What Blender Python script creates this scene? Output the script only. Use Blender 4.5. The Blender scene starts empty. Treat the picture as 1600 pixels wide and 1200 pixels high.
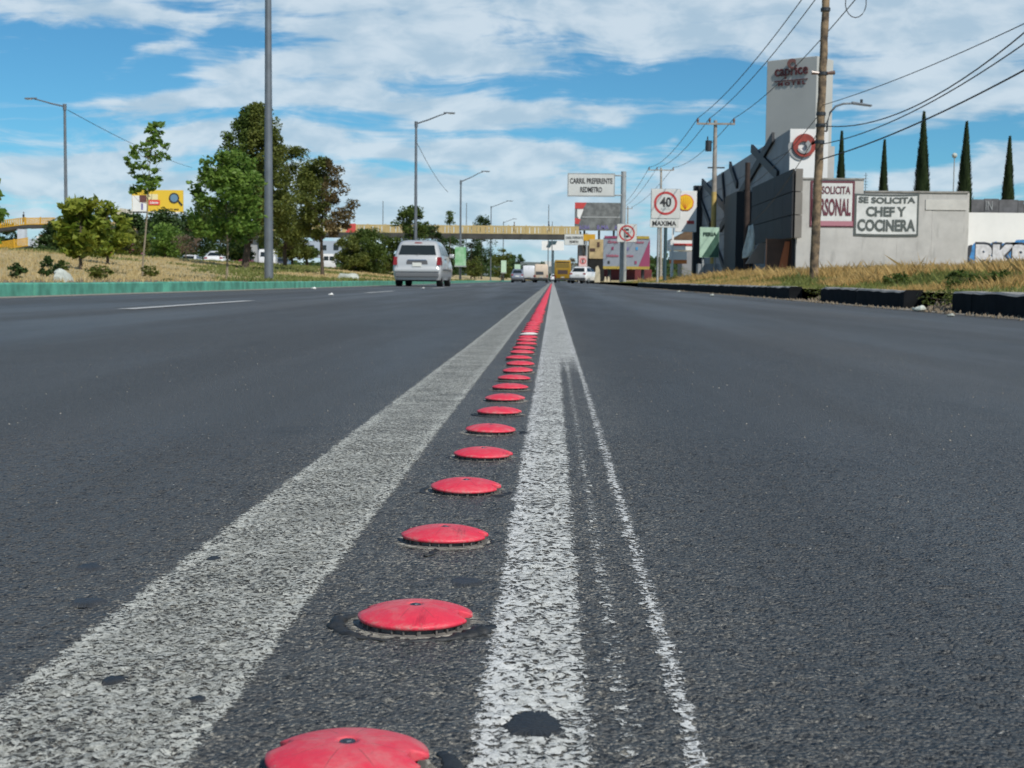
import bpy, math, random
import numpy as np
from mathutils import Vector, Matrix
R = math.radians
random.seed(7); rng = np.random.default_rng(7)
S = bpy.context.scene; COL = S.collection

# ------------------------------------------------------------------ camera
F, CW, CH, CAMZ = 2200.0, 1600.0, 1200.0, 0.28
yc = Vector(((864-800)/F, (600-438)/F, -1)).normalized()
zc = Vector((0.0125, 1, 0)); zc = (zc - yc*zc.dot(yc)).normalized()
xc = yc.cross(zc)
MR = Matrix((xc, yc, zc))
cam = bpy.data.cameras.new('camera'); co = bpy.data.objects.new('camera', cam); COL.objects.link(co)
co.matrix_world = Matrix.Translation((0, 0, CAMZ)) @ MR.to_4x4()
cam.sensor_width = 36; cam.lens = F/CW*36; cam.clip_start = .05; cam.clip_end = 6000
cam.dof.use_dof = True; cam.dof.focus_distance = 1.65; cam.dof.aperture_fstop = 27
S.camera = co
# ------------------------------------------------------------------ world and sun
SUN_DIR = Vector((0.52, -0.72, 0.84)).normalized()      # towards the sun
S.view_settings.view_transform = 'Standard'; S.view_settings.look = 'None'
S.view_settings.exposure = 0; S.view_settings.gamma = 1
sl = bpy.data.lights.new('sun', 'SUN'); sl.energy = 3.95; sl.angle = R(.55); sl.color = (1, .955, .88)
so = bpy.data.objects.new('sun', sl); COL.objects.link(so)
so.rotation_euler = (-SUN_DIR).to_track_quat('-Z', 'Y').to_euler()
S.cycles.use_denoising = True
S.cycles.max_bounces = 6; S.cycles.transparent_max_bounces = 8
W = bpy.data.worlds.new('World'); S.world = W; W.use_nodes = True
nt = W.node_tree; nt.nodes.clear()

def N(nt, t, **k):
    n = nt.nodes.new(t)
    for a, b in k.items(): setattr(n, a, b)
    return n
def setin(nt, s, v):
    if isinstance(v, (int, float)): s.default_value = v
    elif isinstance(v, tuple): s.default_value = v
    else: nt.links.new(v, s)
def M(nt, op, a, b=None, c=None, clamp=False):
    n = N(nt, 'ShaderNodeMath', operation=op); n.use_clamp = clamp
    for i, v in enumerate((a, b, c)):
        if v is not None: setin(nt, n.inputs[i], v)
    return n.outputs[0]
def MIX(nt, f, a, b):
    n = N(nt, 'ShaderNodeMix', data_type='RGBA')
    setin(nt, n.inputs['Factor'], f)
    for s, v in ((n.inputs['A'], a), (n.inputs['B'], b)):
        if isinstance(v, tuple) and len(v) == 3: v = v+(1,)
        s = [q for q in n.inputs if q.type == 'RGBA'][0 if s.name == 'A' else 1]
        setin(nt, s, v)
    return [o for o in n.outputs if o.type == 'RGBA'][0]
def RAMP(nt, v, a, b, c=0.0, d=1.0):
    n = N(nt, 'ShaderNodeMapRange', interpolation_type='SMOOTHSTEP')
    for i, q in enumerate((v, a, b, c, d)): setin(nt, n.inputs[i], q)
    return n.outputs[0]
def NOISE(nt, vec, scale, detail=3, rough=.5, dist=0.0):
    n = N(nt, 'ShaderNodeTexNoise')
    if vec is not None: nt.links.new(vec, n.inputs['Vector'])
    n.inputs['Scale'].default_value = scale; n.inputs['Detail'].default_value = detail
    n.inputs['Roughness'].default_value = rough; n.inputs['Distortion'].default_value = dist
    return n.outputs[0]
def MAPV(nt, vec, sc=(1, 1, 1), loc=(0, 0, 0), rot=(0, 0, 0)):
    n = N(nt, 'ShaderNodeMapping'); nt.links.new(vec, n.inputs[0])
    n.inputs['Scale'].default_value = sc; n.inputs['Location'].default_value = loc; n.inputs['Rotation'].default_value = rot
    return n.outputs[0]

sky = N(nt, 'ShaderNodeTexSky', sky_type='NISHITA')
sky.sun_disc = False
sky.sun_elevation = math.asin(SUN_DIR.z); sky.sun_rotation = math.atan2(SUN_DIR.x, SUN_DIR.y)
sky.air_density = 1.0; sky.dust_density = .25; sky.ozone_density = 2.2; sky.altitude = 1800
tc = N(nt, 'ShaderNodeTexCoord').outputs['Generated']
sp = N(nt, 'ShaderNodeSeparateXYZ'); nt.links.new(tc, sp.inputs[0])
X_, Y_, Z_ = sp.outputs
Ya = M(nt, 'MAXIMUM', M(nt, 'ABSOLUTE', Y_), .12)
u = M(nt, 'DIVIDE', X_, Ya); v = M(nt, 'DIVIDE', Z_, Ya)
cm = N(nt, 'ShaderNodeCombineXYZ'); nt.links.new(u, cm.inputs[0]); nt.links.new(v, cm.inputs[1]); nt.links.new(Y_, cm.inputs[2])
uv = cm.outputs[0]
# domain warp
wn = N(nt, 'ShaderNodeTexNoise'); nt.links.new(MAPV(nt, uv, (5, 11, 1), (3.1, 0, 0)), wn.inputs['Vector'])
wn.inputs['Scale'].default_value = 1; wn.inputs['Detail'].default_value = 4
wa = N(nt, 'ShaderNodeVectorMath', operation='MULTIPLY_ADD')
nt.links.new(wn.outputs['Color'], wa.inputs[0]); wa.inputs[1].default_value = (.12, .034, 0)
vm = N(nt, 'ShaderNodeVectorMath', operation='SUBTRACT'); nt.links.new(uv, vm.inputs[0]); vm.inputs[1].default_value = (.06, .017, 0)
nt.links.new(vm.outputs[0], wa.inputs[2])
uvw = wa.outputs[0]
s2 = N(nt, 'ShaderNodeSeparateXYZ'); nt.links.new(uvw, s2.inputs[0]); U, V = s2.outputs[0], s2.outputs[1]
front = RAMP(nt, Y_, .3, .6)
# cloud banks: photo pixel centre, radii (px), tilt (deg, + = up to the right), strength
BANKS = [(960, 15, 560, 62, -2, 1.05), (1120, 62, 260, 26, 2, .6), (520, 40, 240, 34, -14, .7), (640, 75, 160, 22, -10, .4), (60, 15, 190, 26, -3, .75), (230, 82, 90, 14, 22, .55),
         (420, 128, 150, 32, 10, 1.0), (250, 160, 190, 16, 3, .85), (600, 150, 210, 26, -9, .9), (700, 108, 150, 14, -4, .5), (860, 175, 150, 20, 4, .6),
         (1470, 150, 210, 50, 4, 1.2), (1440, 20, 220, 36, 4, .75), (120, 200, 260, 16, 2, .4), (110, 250, 200, 26, 0, .75), (620, 225, 260, 18, -3, .75),
         (820, 235, 130, 24, -6, .6), (150, 300, 320, 42, 0, .8), (640, 290, 330, 42, 0, .85), (560, 345, 500, 50, 0, .7), (900, 380, 300, 60, 0, .6),
         (1110, 275, 44, 22, 20, .9), (1070, 215, 12, 10, 0, .7), (1450, 285, 110, 22, 8, .9), (1545, 268, 60, 28, 0, 1.1), (980, 190, 50, 14, -20, .5),
         (330, 215, 120, 18, -4, .7), (1180, 20, 300, 30, 0, .6)]
tot = None
for (px, py, rx, ry, tilt, amp) in BANKS:
    cu = (px-864)/F; cv = (438+.0125*(px-864)-py)/F
    ct, st = math.cos(R(tilt)), math.sin(R(tilt))
    du = M(nt, 'SUBTRACT', U, cu); dv = M(nt, 'SUBTRACT', V, cv)
    a = M(nt, 'MULTIPLY_ADD', du, ct*F/rx, M(nt, 'MULTIPLY', dv, st*F/rx))
    b = M(nt, 'MULTIPLY_ADD', dv, ct*F/ry, M(nt, 'MULTIPLY', du, -st*F/ry))
    r2 = M(nt, 'MULTIPLY_ADD', a, a, M(nt, 'MULTIPLY', b, b))
    g = M(nt, 'MULTIPLY', M(nt, 'EXPONENT', M(nt, 'MULTIPLY', r2, -.8)), amp)
    tot = g if tot is None else M(nt, 'ADD', tot, g)
tot = M(nt, 'MINIMUM', tot, 1.15)
streak = NOISE(nt, MAPV(nt, uvw, (8, 54, 1), rot=(0, 0, R(5))), 1, 8, .62, .4)
puff = NOISE(nt, MAPV(nt, uvw, (22, 48, 1)), 1, 5, .55)
n1 = M(nt, 'MULTIPLY_ADD', streak, .75, M(nt, 'MULTIPLY', puff, .25))
# elsewhere in the sky: the same broken cloud cover from noise alone
cm2 = N(nt, 'ShaderNodeVectorMath', operation='MULTIPLY'); nt.links.new(tc, cm2.inputs[0]); cm2.inputs[1].default_value = (3, 3, 9)
gen = M(nt, 'MULTIPLY', RAMP(nt, NOISE(nt, cm2.outputs[0], 1, 3), .42, .62), .8)
bank = N(nt, 'ShaderNodeMix', data_type='FLOAT'); nt.links.new(front, bank.inputs[0]); nt.links.new(gen, bank.inputs[2]); nt.links.new(tot, bank.inputs[3])
dens = M(nt, 'MULTIPLY_ADD', bank.outputs[0], .56, M(nt, 'MULTIPLY_ADD', n1, 2.0, -.25))
alpha = M(nt, 'MAXIMUM', RAMP(nt, dens, .88, 1.26, .0, .88), M(nt, 'SUBTRACT', 1.0, RAMP(nt, M(nt, 'ABSOLUTE', Z_), .0, .085, .12, 1.0)))
ccol = MIX(nt, RAMP(nt, puff, .35, .65), (.45, .59, .71), (.66, .76, .84))
b1 = N(nt, 'ShaderNodeBackground'); b1.inputs[1].default_value = .085
tint = N(nt, 'ShaderNodeMix', data_type='RGBA', blend_type='MULTIPLY'); tint.inputs[0].default_value = 1
rg = [q for q in tint.inputs if q.type == 'RGBA']; nt.links.new(sky.outputs[0], rg[0]); rg[1].default_value = (.44, .91, 1.07, 1)
nt.links.new([o for o in tint.outputs if o.type == 'RGBA'][0], b1.inputs[0])
b2 = N(nt, 'ShaderNodeBackground'); nt.links.new(ccol, b2.inputs[0]); b2.inputs[1].default_value = 1.0
mx = N(nt, 'ShaderNodeMixShader'); nt.links.new(alpha, mx.inputs[0]); nt.links.new(b1.outputs[0], mx.inputs[1]); nt.links.new(b2.outputs[0], mx.inputs[2])
wo = N(nt, 'ShaderNodeOutputWorld'); nt.links.new(mx.outputs[0], wo.inputs[0])

# ------------------------------------------------------------------ geometry of the place, read off by triangulation
def ray(px, py): return MR @ Vector(((px-800)/F, (600-py)/F, -1))
def P(px, py, Y):
    r = ray(px, py); return Vector((0, 0, CAMZ)) + r*(Y/r.y)
def PG(px, py, z=0.0):
    r = ray(px, py); return Vector((0, 0, CAMZ)) + r*((z-CAMZ)/r.z)
def PX(px, py, X):
    r = ray(px, py); return Vector((0, 0, CAMZ)) + r*(X/r.x)
def DL(px, L): return L/ray(px, 438).x*ray(px, 438).y     # distance at which a vertical at lateral L shows at column px
def sm(t): t = np.clip(t, 0, 1); return t*t*(3-2*t)
def hsh(i, j, s):
    v = np.sin(i*127.1+j*311.7+s*74.7)*43758.5453; return v-np.floor(v)
def vn(x, y, s=0):
    i = np.floor(x); j = np.floor(y); a = x-i; b = y-j; a = a*a*(3-2*a); b = b*b*(3-2*b)
    return (hsh(i, j, s)*(1-a)+hsh(i+1, j, s)*a)*(1-b)+(hsh(i, j+1, s)*(1-a)+hsh(i+1, j+1, s)*a)*b
KL, KR = -6.9, 4.0
def gz(x, y):
    x = np.asarray(x, float); y = np.asarray(y, float)
    l = .16+sm((-x+KL-.2)/13)*.98 + .05*(vn(x*.5, y*.35, 3)-.5)*sm((-x+KL-.2)/2)
    r = .19+sm((x-KR-.2)/3.6)*.20+sm((x-7.2)/8)*.22 + .06*(vn(x*.6, y*.4, 5)-.5)*sm((x-KR-.2)/1.5)
    return np.where(x < KL-.15, l, np.where(x > KR+.15, r, 0.0))
def gzf(x, y): return float(gz(x, y))

# ------------------------------------------------------------------ materials
MT = {}
def mat(name, col, rough=.7, metal=0.0, var=.0, vs=3.0, bump=0.0, bs=40.0, col2=None, emis=None, spec=.5, stain=0.0):
    if name in MT: return MT[name]
    m = bpy.data.materials.new(name); m.use_nodes = True; t = m.node_tree; b = t.nodes['Principled BSDF']
    b.inputs['Base Color'].default_value = (*col, 1); b.inputs['Roughness'].default_value = rough
    b.inputs['Metallic'].default_value = metal; b.inputs['Specular IOR Level'].default_value = spec
    oc = N(t, 'ShaderNodeTexCoord').outputs['Object']
    if var or col2:
        f = RAMP(t, NOISE(t, oc, vs, 5, .6), .3, .7)
        c2 = col2 or tuple(c*(1-var) for c in col)
        cc = MIX(t, f, tuple(min(1, c*(1+var*.5)) for c in col), c2)
        if stain:
            sf = RAMP(t, NOISE(t, MAPV(t, oc, (2.2, 2.2, .5)), 1.2, 6, .65), .52, .75, 0, stain)
            cc = MIX(t, sf, cc, tuple(c*.45 for c in col))
        t.links.new(cc, b.inputs['Base Color'])
    if bump:
        bn = N(t, 'ShaderNodeBump'); bn.inputs['Strength'].default_value = .6; bn.inputs['Distance'].default_value = bump
        t.links.new(NOISE(t, oc, bs, 4, .6), bn.inputs['Height']); t.links.new(bn.outputs[0], b.inputs['Normal'])
    MT[name] = m; return m
def leafmat(name, c1, c2, trans=.3):
    m = bpy.data.materials.new(name); m.use_nodes = True; t = m.node_tree; b = t.nodes['Principled BSDF']
    g = N(t, 'ShaderNodeNewGeometry').outputs['Random Per Island']
    oc = N(t, 'ShaderNodeTexCoord').outputs['Object']
    f = M(t, 'ADD', M(t, 'MULTIPLY', g, .6), RAMP(t, NOISE(t, oc, 1.3, 3), .35, .65, 0, .4))
    c = MIX(t, f, c1, c2); t.links.new(c, b.inputs['Base Color']); b.inputs['Roughness'].default_value = .55
    b.inputs['Specular IOR Level'].default_value = .35
    tr = N(t, 'ShaderNodeBsdfTranslucent'); t.links.new(c, tr.inputs[0])
    ms = N(t, 'ShaderNodeMixShader'); ms.inputs[0].default_value = trans
    t.links.new(b.outputs[0], ms.inputs[1]); t.links.new(tr.outputs[0], ms.inputs[2])
    t.links.new(ms.outputs[0], t.nodes['Material Output'].inputs[0]); MT[name] = m; return m

def asphalt():
    m = bpy.data.materials.new('asphalt'); m.use_nodes = True; t = m.node_tree; b = t.nodes['Principled BSDF']
    oc = N(t, 'ShaderNodeNewGeometry').outputs['Position']
    sx = N(t, 'ShaderNodeSeparateXYZ'); t.links.new(oc, sx.inputs[0])
    vo = N(t, 'ShaderNodeTexVoronoi'); t.links.new(oc, vo.inputs[0]); vo.inputs['Scale'].default_value = 260
    vr = N(t, 'ShaderNodeSeparateXYZ'); t.links.new(vo.outputs['Color'], vr.inputs[0])
    vo2 = N(t, 'ShaderNodeTexVoronoi'); t.links.new(oc, vo2.inputs[0]); vo2.inputs['Scale'].default_value = 420
    vq = N(t, 'ShaderNodeSeparateXYZ'); t.links.new(vo2.outputs['Color'], vq.inputs[0])
    base = MIX(t, RAMP(t, vr.outputs[0], 0, 1), (.026, .030, .033), (.094, .099, .101))
    base = MIX(t, RAMP(t, vq.outputs[1], .2, 1, 0, .6), base, (.075, .078, .08))
    big = RAMP(t, NOISE(t, MAPV(t, oc, (.9, .12, 1)), 1, 5, .6), .3, .7)
    base = MIX(t, M(t, 'MULTIPLY', big, .5), base, (.036, .04, .045))
    wheel = RAMP(t, NOISE(t, MAPV(t, oc, (1.1, .03, 1), (2.3, 0, 0)), 1, 3, .5), .42, .68, 0, .5)
    base = MIX(t, wheel, base, (.10, .104, .106))
    pat = RAMP(t, NOISE(t, MAPV(t, oc, (2.6, 1.1, 1)), 1.3, 6, .7), .54, .72, 0, .45); base = MIX(t, pat, base, (.03, .034, .038))
    pat2 = RAMP(t, NOISE(t, MAPV(t, oc, (9, 5, 1)), 1.7, 5, .7), .60, .74, 0, .55); base = MIX(t, pat2, base, (.12, .115, .10))
    ck = N(t, 'ShaderNodeTexVoronoi', feature='DISTANCE_TO_EDGE'); wv = N(t, 'ShaderNodeVectorMath', operation='ADD'); t.links.new(MAPV(t, oc, (.8, .35, 1)), wv.inputs[0]); nz = N(t, 'ShaderNodeTexNoise'); t.links.new(oc, nz.inputs[0]); nz.inputs['Scale'].default_value = 3; nz.inputs['Detail'].default_value = 6; t.links.new(nz.outputs['Color'], wv.inputs[1]); t.links.new(wv.outputs[0], ck.inputs['Vector']); ck.inputs['Scale'].default_value = .9
    crk = M(t, 'MULTIPLY', M(t, 'SUBTRACT', 1.0, RAMP(t, ck.outputs['Distance'], .0, .006)), RAMP(t, NOISE(t, MAPV(t, oc, (.3, .12, 1)), 1, 2), .5, .6)); base = MIX(t, M(t, 'MULTIPLY', crk, .7), base, (.015, .016, .018))
    # traffic has polished and bleached the lanes; the strip between the lines stays fresh and dark
    lane = RAMP(t, M(t, 'ABSOLUTE', M(t, 'ADD', sx.outputs[0], .13)), .22, 1.5, 1.05, 1.42)
    lv = N(t, 'ShaderNodeVectorMath', operation='MULTIPLY'); t.links.new(base, lv.inputs[0]); cl = N(t, 'ShaderNodeCombineXYZ')
    t.links.new(M(t, 'MULTIPLY', lane, 1.09), cl.inputs[0]); t.links.new(M(t, 'MULTIPLY', lane, 1.03), cl.inputs[1]); t.links.new(M(t, 'MULTIPLY', lane, .94), cl.inputs[2]); t.links.new(cl.outputs[0], lv.inputs[1]); base = lv.outputs[0]
    # dust, thicker between the two lines
    mid = M(t, 'SUBTRACT', 1.0, RAMP(t, M(t, 'ABSOLUTE', M(t, 'ADD', sx.outputs[0], .12)), .16, .5))
    dn = NOISE(t, oc, 240, 5, .75, .3); dl = NOISE(t, oc, 5, 4, .6)
    dth = M(t, 'SUBTRACT', .645, M(t, 'MULTIPLY_ADD', mid, .075, M(t, 'MULTIPLY', dl, .1)))
    du = RAMP(t, dn, dth, M(t, 'ADD', dth, .09), 0, .8)
    base = MIX(t, M(t, 'MULTIPLY', du, M(t, 'MULTIPLY_ADD', mid, .55, .4)), base, (.36, .335, .28))
    # pale stones here and there
    st = M(t, 'GREATER_THAN', vr.outputs[2], .994)
    base = MIX(t, M(t, 'MULTIPLY', st, M(t, 'GREATER_THAN', M(t, 'SUBTRACT', .45, vo.outputs['Distance']), 0.0)), base, (.3, .3, .28))
    t.links.new(base, b.inputs['Base Color'])
    t.links.new(RAMP(t, M(t, 'ADD', big, M(t, 'MULTIPLY', wheel, -1.2)), -.3, 1, .46, .66), b.inputs['Roughness']); b.inputs['Specular IOR Level'].default_value = .5
    h = M(t, 'ADD', M(t, 'MULTIPLY', vo.outputs['Distance'], -.8), M(t, 'MULTIPLY', NOISE(t, oc, 130, 4, .7), 1.2))
    bn = N(t, 'ShaderNodeBump'); bn.inputs['Strength'].default_value = 1.0; bn.inputs['Distance'].default_value = .0042
    t.links.new(h, bn.inputs['Height']); t.links.new(bn.outputs[0], b.inputs['Normal'])
    MT['asphalt'] = m; return m
def paint(name, col, col2, cov, edge0, edge1, scale=110, worn=None, patchy=.16, ewid=.012):
    """road paint worn off the tops and hollows of the stones; ragged along both edges"""
    m = bpy.data.materials.new(name); m.use_nodes = True; t = m.node_tree; b = t.nodes['Principled BSDF']
    oc = N(t, 'ShaderNodeNewGeometry').outputs['Position']
    sx = N(t, 'ShaderNodeSeparateXYZ'); t.links.new(oc, sx.inputs[0])
    n = NOISE(t, oc, scale, 6, .72, .5); big = NOISE(t, oc, 9, 4, .6)
    c = MIX(t, RAMP(t, NOISE(t, oc, 190, 5, .7), .35, .65), col, col2)
    c = MIX(t, RAMP(t, NOISE(t, oc, 6, 5, .6), .45, .8, 0, .5), c, tuple(q*.55 for q in col2))
    rim = M(t, 'MAXIMUM', M(t, 'SUBTRACT', 1.0, RAMP(t, M(t, 'SUBTRACT', sx.outputs[0], edge0), .008, .035)), RAMP(t, M(t, 'SUBTRACT', sx.outputs[0], edge1), -.035, -.008))
    c = MIX(t, M(t, 'MULTIPLY', rim, .32), c, tuple(min(.78, q*1.35) for q in col))
    t.links.new(c, b.inputs['Base Color']); b.inputs['Roughness'].default_value = .75
    xw = M(t, 'MULTIPLY_ADD', M(t, 'SUBTRACT', NOISE(t, oc, 140, 6, .8), .5), ewid*3.4, M(t, 'MULTIPLY_ADD', M(t, 'SUBTRACT', NOISE(t, oc, 14, 3, .6), .5), .012, sx.outputs[0]))
    e = M(t, 'MULTIPLY', RAMP(t, xw, edge0+.002, edge0+.005), M(t, 'SUBTRACT', 1.0, RAMP(t, xw, edge1-.005, edge1-.002)))
    thr = M(t, 'ADD', M(t, 'SUBTRACT', 1-cov, patchy/2), M(t, 'MULTIPLY', big, patchy))
    if worn is not None:   # (x from which it is worn away, y beyond which the worn part is painted again, bright ridges)
        x0, y0, r1, r2 = worn
        away = M(t, 'MULTIPLY', RAMP(t, xw, x0, x0+.012), M(t, 'SUBTRACT', 1.0, RAMP(t, sx.outputs[1], y0, y0+2.0)))
        keep = None
        for rr, ww, am in ((r1, .002, .74), (r2, .003, .93)):
            k = M(t, 'MULTIPLY', M(t, 'SUBTRACT', 1.0, RAMP(t, M(t, 'ABSOLUTE', M(t, 'SUBTRACT', xw, rr)), ww, ww+.007)), am)
            keep = k if keep is None else M(t, 'MAXIMUM', keep, k)
        thr = M(t, 'ADD', thr, M(t, 'MULTIPLY', away, M(t, 'SUBTRACT', .26, M(t, 'MULTIPLY', keep, .26))))
    cov_ = RAMP(t, n, M(t, 'SUBTRACT', thr, .035), M(t, 'ADD', thr, .035))
    t.links.new(M(t, 'MULTIPLY', cov_, e), b.inputs['Alpha'])
    bn = N(t, 'ShaderNodeBump'); bn.inputs['Strength'].default_value = .9; bn.inputs['Distance'].default_value = .003
    t.links.new(NOISE(t, oc, 150, 5, .7), bn.inputs['Height']); t.links.new(bn.outputs[0], b.inputs['Normal'])
    MT[name] = m; return m

# ------------------------------------------------------------------ mesh helpers
def wl(o):
    v = Vector((0, 0, 0))
    while o is not None: v += o.location; o = o.parent
    return v
class MB:
    def __init__(s): s.v = []; s.f = []; s.m = []; s.cur = 0
    def add(s, vs, fs):
        k = len(s.v); s.v += [tuple(q) for q in vs]; s.f += [tuple(i+k for i in f) for f in fs]; s.m += [s.cur]*len(fs); return s
    def box(s, c, d, rz=0.0, taper=1.0):
        x, y, z = d[0]/2, d[1]/2, d[2]/2; cs, sn = math.cos(rz), math.sin(rz); vs = []
        for k in (-1, 1):
            q = 1 if k < 0 else taper
            for (a, b) in ((-1, -1), (1, -1), (1, 1), (-1, 1)):
                X, Y = a*x*q, b*y*q; vs.append((c[0]+X*cs-Y*sn, c[1]+X*sn+Y*cs, c[2]+k*z))
        return s.add(vs, [(3, 2, 1, 0), (4, 5, 6, 7), (0, 1, 5, 4), (1, 2, 6, 5), (2, 3, 7, 6), (3, 0, 4, 7)])
    def cyl(s, a, b, r0, r1=None, n=12, caps=True):
        a = Vector(a); b = Vector(b); r1 = r0 if r1 is None else r1; d = (b-a).normalized()
        u_ = d.cross(Vector((0, 0, 1)) if abs(d.z) < .95 else Vector((1, 0, 0))).normalized(); w = d.cross(u_); vs = []
        for c, r in ((a, r0), (b, r1)):
            for i in range(n):
                t = 2*math.pi*i/n; vs.append(c+(u_*math.cos(t)+w*math.sin(t))*r)
        fs = [(i, i+n, (i+1) % n+n, (i+1) % n) for i in range(n)]
        if caps: fs += [tuple(range(n)), tuple(range(2*n-1, n-1, -1))]
        return s.add(vs, fs)
    def tube(s, pts, r, n=8):
        pts = [Vector(p) for p in pts]; rs = r if isinstance(r, (list, tuple)) else [r]*len(pts); vs = []; fs = []
        for i, p in enumerate(pts):
            d = (pts[min(i+1, len(pts)-1)]-pts[max(i-1, 0)]).normalized()
            u_ = d.cross(Vector((0, 0, 1)) if abs(d.z) < .9 else Vector((1, 0, 0))).normalized(); w = d.cross(u_)
            for k in range(n):
                t = 2*math.pi*k/n; vs.append(p+(u_*math.cos(t)+w*math.sin(t))*rs[i])
        for i in range(len(pts)-1):
            for k in range(n): fs.append((i*n+k, (i+1)*n+k, (i+1)*n+(k+1) % n, i*n+(k+1) % n))
        fs += [tuple(range(n)), tuple(range(len(pts)*n-1, len(pts)*n-n-1, -1))]
        return s.add(vs, fs)
    def poly(s, pts, depth=(0, .02, 0)):
        n = len(pts); d = Vector(depth); a = [Vector(p) for p in pts]
        return s.add(a+[p+d for p in a], [tuple(range(n)), tuple(range(2*n-1, n-1, -1))]+[(i, i+n, (i+1) % n+n, (i+1) % n) for i in range(n)])
    def sph(s, c, r, n=10, m=6, sq=(1, 1, 1)):
        vs = []; fs = []
        for i in range(m+1):
            ph = math.pi*i/m
            for k in range(n):
                t = 2*math.pi*k/n; vs.append((c[0]+r*sq[0]*math.sin(ph)*math.cos(t), c[1]+r*sq[1]*math.sin(ph)*math.sin(t), c[2]+r*sq[2]*math.cos(ph)))
        for i in range(m):
            for k in range(n): fs.append((i*n+k, (i+1)*n+k, (i+1)*n+(k+1) % n, i*n+(k+1) % n))
        return s.add(vs, fs)
    def build(s, name, m, parent=None, local=False, smooth=False, bevel=0.0):
        off = Vector((0, 0, 0)) if (parent is None or local) else wl(parent)
        me = bpy.data.meshes.new(name); me.from_pydata([(a[0]-off.x, a[1]-off.y, a[2]-off.z) for a in s.v], [], s.f)
        for q in (m if isinstance(m, (list, tuple)) else [m]): me.materials.append(q)
        if any(s.m): me.polygons.foreach_set('material_index', s.m)
        if smooth: me.polygons.foreach_set('use_smooth', [True]*len(me.polygons))
        me.update(); o = bpy.data.objects.new(name, me); COL.objects.link(o); o.parent = parent
        if smooth and smooth != 'all':
            try: me.set_sharp_from_angle(angle=R(38))
            except Exception: pass
        if bevel:
            bv = o.modifiers.new('bevel', 'BEVEL'); bv.width = bevel; bv.segments = 2; bv.limit_method = 'ANGLE'
        return o
def tag(o, label=None, cat=None, group=None, kind=None):
    if label: o['label'] = label
    if cat: o['category'] = cat
    if group: o['group'] = group
    if kind: o['kind'] = kind
    return o
def empty(name, loc, label, cat, group=None, rz=0.0):
    o = bpy.data.objects.new(name, None); COL.objects.link(o); o.location = Vector(loc); o.rotation_euler = (0, 0, rz)
    o.empty_display_size = .2
    return tag(o, label, cat, group)
def dup(o, parent=None, **k):
    c = o.copy(); COL.objects.link(c); c.parent = parent
    for ch in list(o.children): dup(ch, c)
    return c
def npmesh(name, V_, F_, m, parent=None, off=(0, 0, 0), smooth=False):
    V_ = (np.asarray(V_, float)-np.asarray(off)).astype(np.float32); F_ = np.asarray(F_, np.int32); k = F_.shape[1]
    me = bpy.data.meshes.new(name); me.vertices.add(len(V_)); me.vertices.foreach_set('co', V_.ravel())
    me.loops.add(F_.size); me.loops.foreach_set('vertex_index', F_.ravel())
    me.polygons.add(len(F_)); me.polygons.foreach_set('loop_start', np.arange(0, F_.size, k, dtype=np.int32))
    me.polygons.foreach_set('loop_total', np.full(len(F_), k, np.int32))
    if smooth: me.polygons.foreach_set('use_smooth', np.ones(len(F_), bool))
    me.update(calc_edges=True); me.materials.append(m)
    o = bpy.data.objects.new(name, me); COL.objects.link(o); o.parent = parent; return o
def textmesh(s, w, h, bold=.02, depth=.004, shear=0.0):
    c = bpy.data.curves.new('t', 'FONT'); c.body = s; c.size = 1; c.offset = bold; c.extrude = .01; c.resolution_u = 3; c.shear = shear
    c.align_x = 'CENTER'; c.space_line = .85
    o = bpy.data.objects.new('t', c); COL.objects.link(o); bpy.context.view_layer.update()
    me = bpy.data.meshes.new_from_object(o); bpy.data.objects.remove(o); bpy.data.curves.remove(c)
    a = np.empty(len(me.vertices)*3); me.vertices.foreach_get('co', a); a = a.reshape(-1, 3)
    mn, mxx = a.min(0), a.max(0); a = (a-(mn+mxx)/2)/(np.maximum(mxx-mn, 1e-6)); a[:, 0] *= w; a[:, 1] *= h; a[:, 2] *= depth
    me.vertices.foreach_set('co', a.ravel()); me.update(); return me
def text(s, w, h, c, m, parent, bold=.02, rz=0.0, name='lettering', depth=.006, warp=None, local=False):
    """flat lettering facing -Y centred on c"""
    me = textmesh(s, w, h, bold, depth)
    a = np.empty(len(me.vertices)*3); me.vertices.foreach_get('co', a); a = a.reshape(-1, 3)
    b = np.stack([a[:, 0], -a[:, 2], a[:, 1]], 1)
    if warp: b = warp(b)
    cs, sn = math.cos(rz), math.sin(rz); x = b[:, 0]*cs-b[:, 1]*sn; y = b[:, 0]*sn+b[:, 1]*cs
    off = Vector((0, 0, 0)) if local else wl(parent)
    b = np.stack([x+c[0]-off.x, y+c[1]-off.y, b[:, 2]+c[2]-off.z], 1)
    me.vertices.foreach_set('co', b.ravel()); me.update(); me.materials.clear(); me.materials.append(m)
    me.name = name; o = bpy.data.objects.new(name, me); COL.objects.link(o); o.parent = parent; return o
def ring(mb, c, r0, r1, depth=.01, n=40, a0=0.0, a1=360.0):
    """flat ring in the XZ plane, facing -Y"""
    vs = []; fs = []; full = a1-a0 >= 359.9
    k = n if full else n+1
    for i in range(k):
        t = R(a0+(a1-a0)*i/n)
        for r in (r0, r1):
            for dy in (0, depth): vs.append((c[0]+r*math.cos(t), c[1]-dy, c[2]+r*math.sin(t)))
    for i in range(n):
        a = i*4; b = ((i+1) % k)*4
        fs += [(a+1, b+1, b+3, a+3), (a, a+2, b+2, b), (a+2, a+3, b+3, b+2), (a, b, b+1, a+1)]
    return mb.add(vs, fs)
def rect(x0, y0, x1, y1, Y):
    c = P((x0+x1)/2, (y0+y1)/2, Y); return c, (x1-x0)/F*Y*1.002, (y1-y0)/F*Y*1.002

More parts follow.
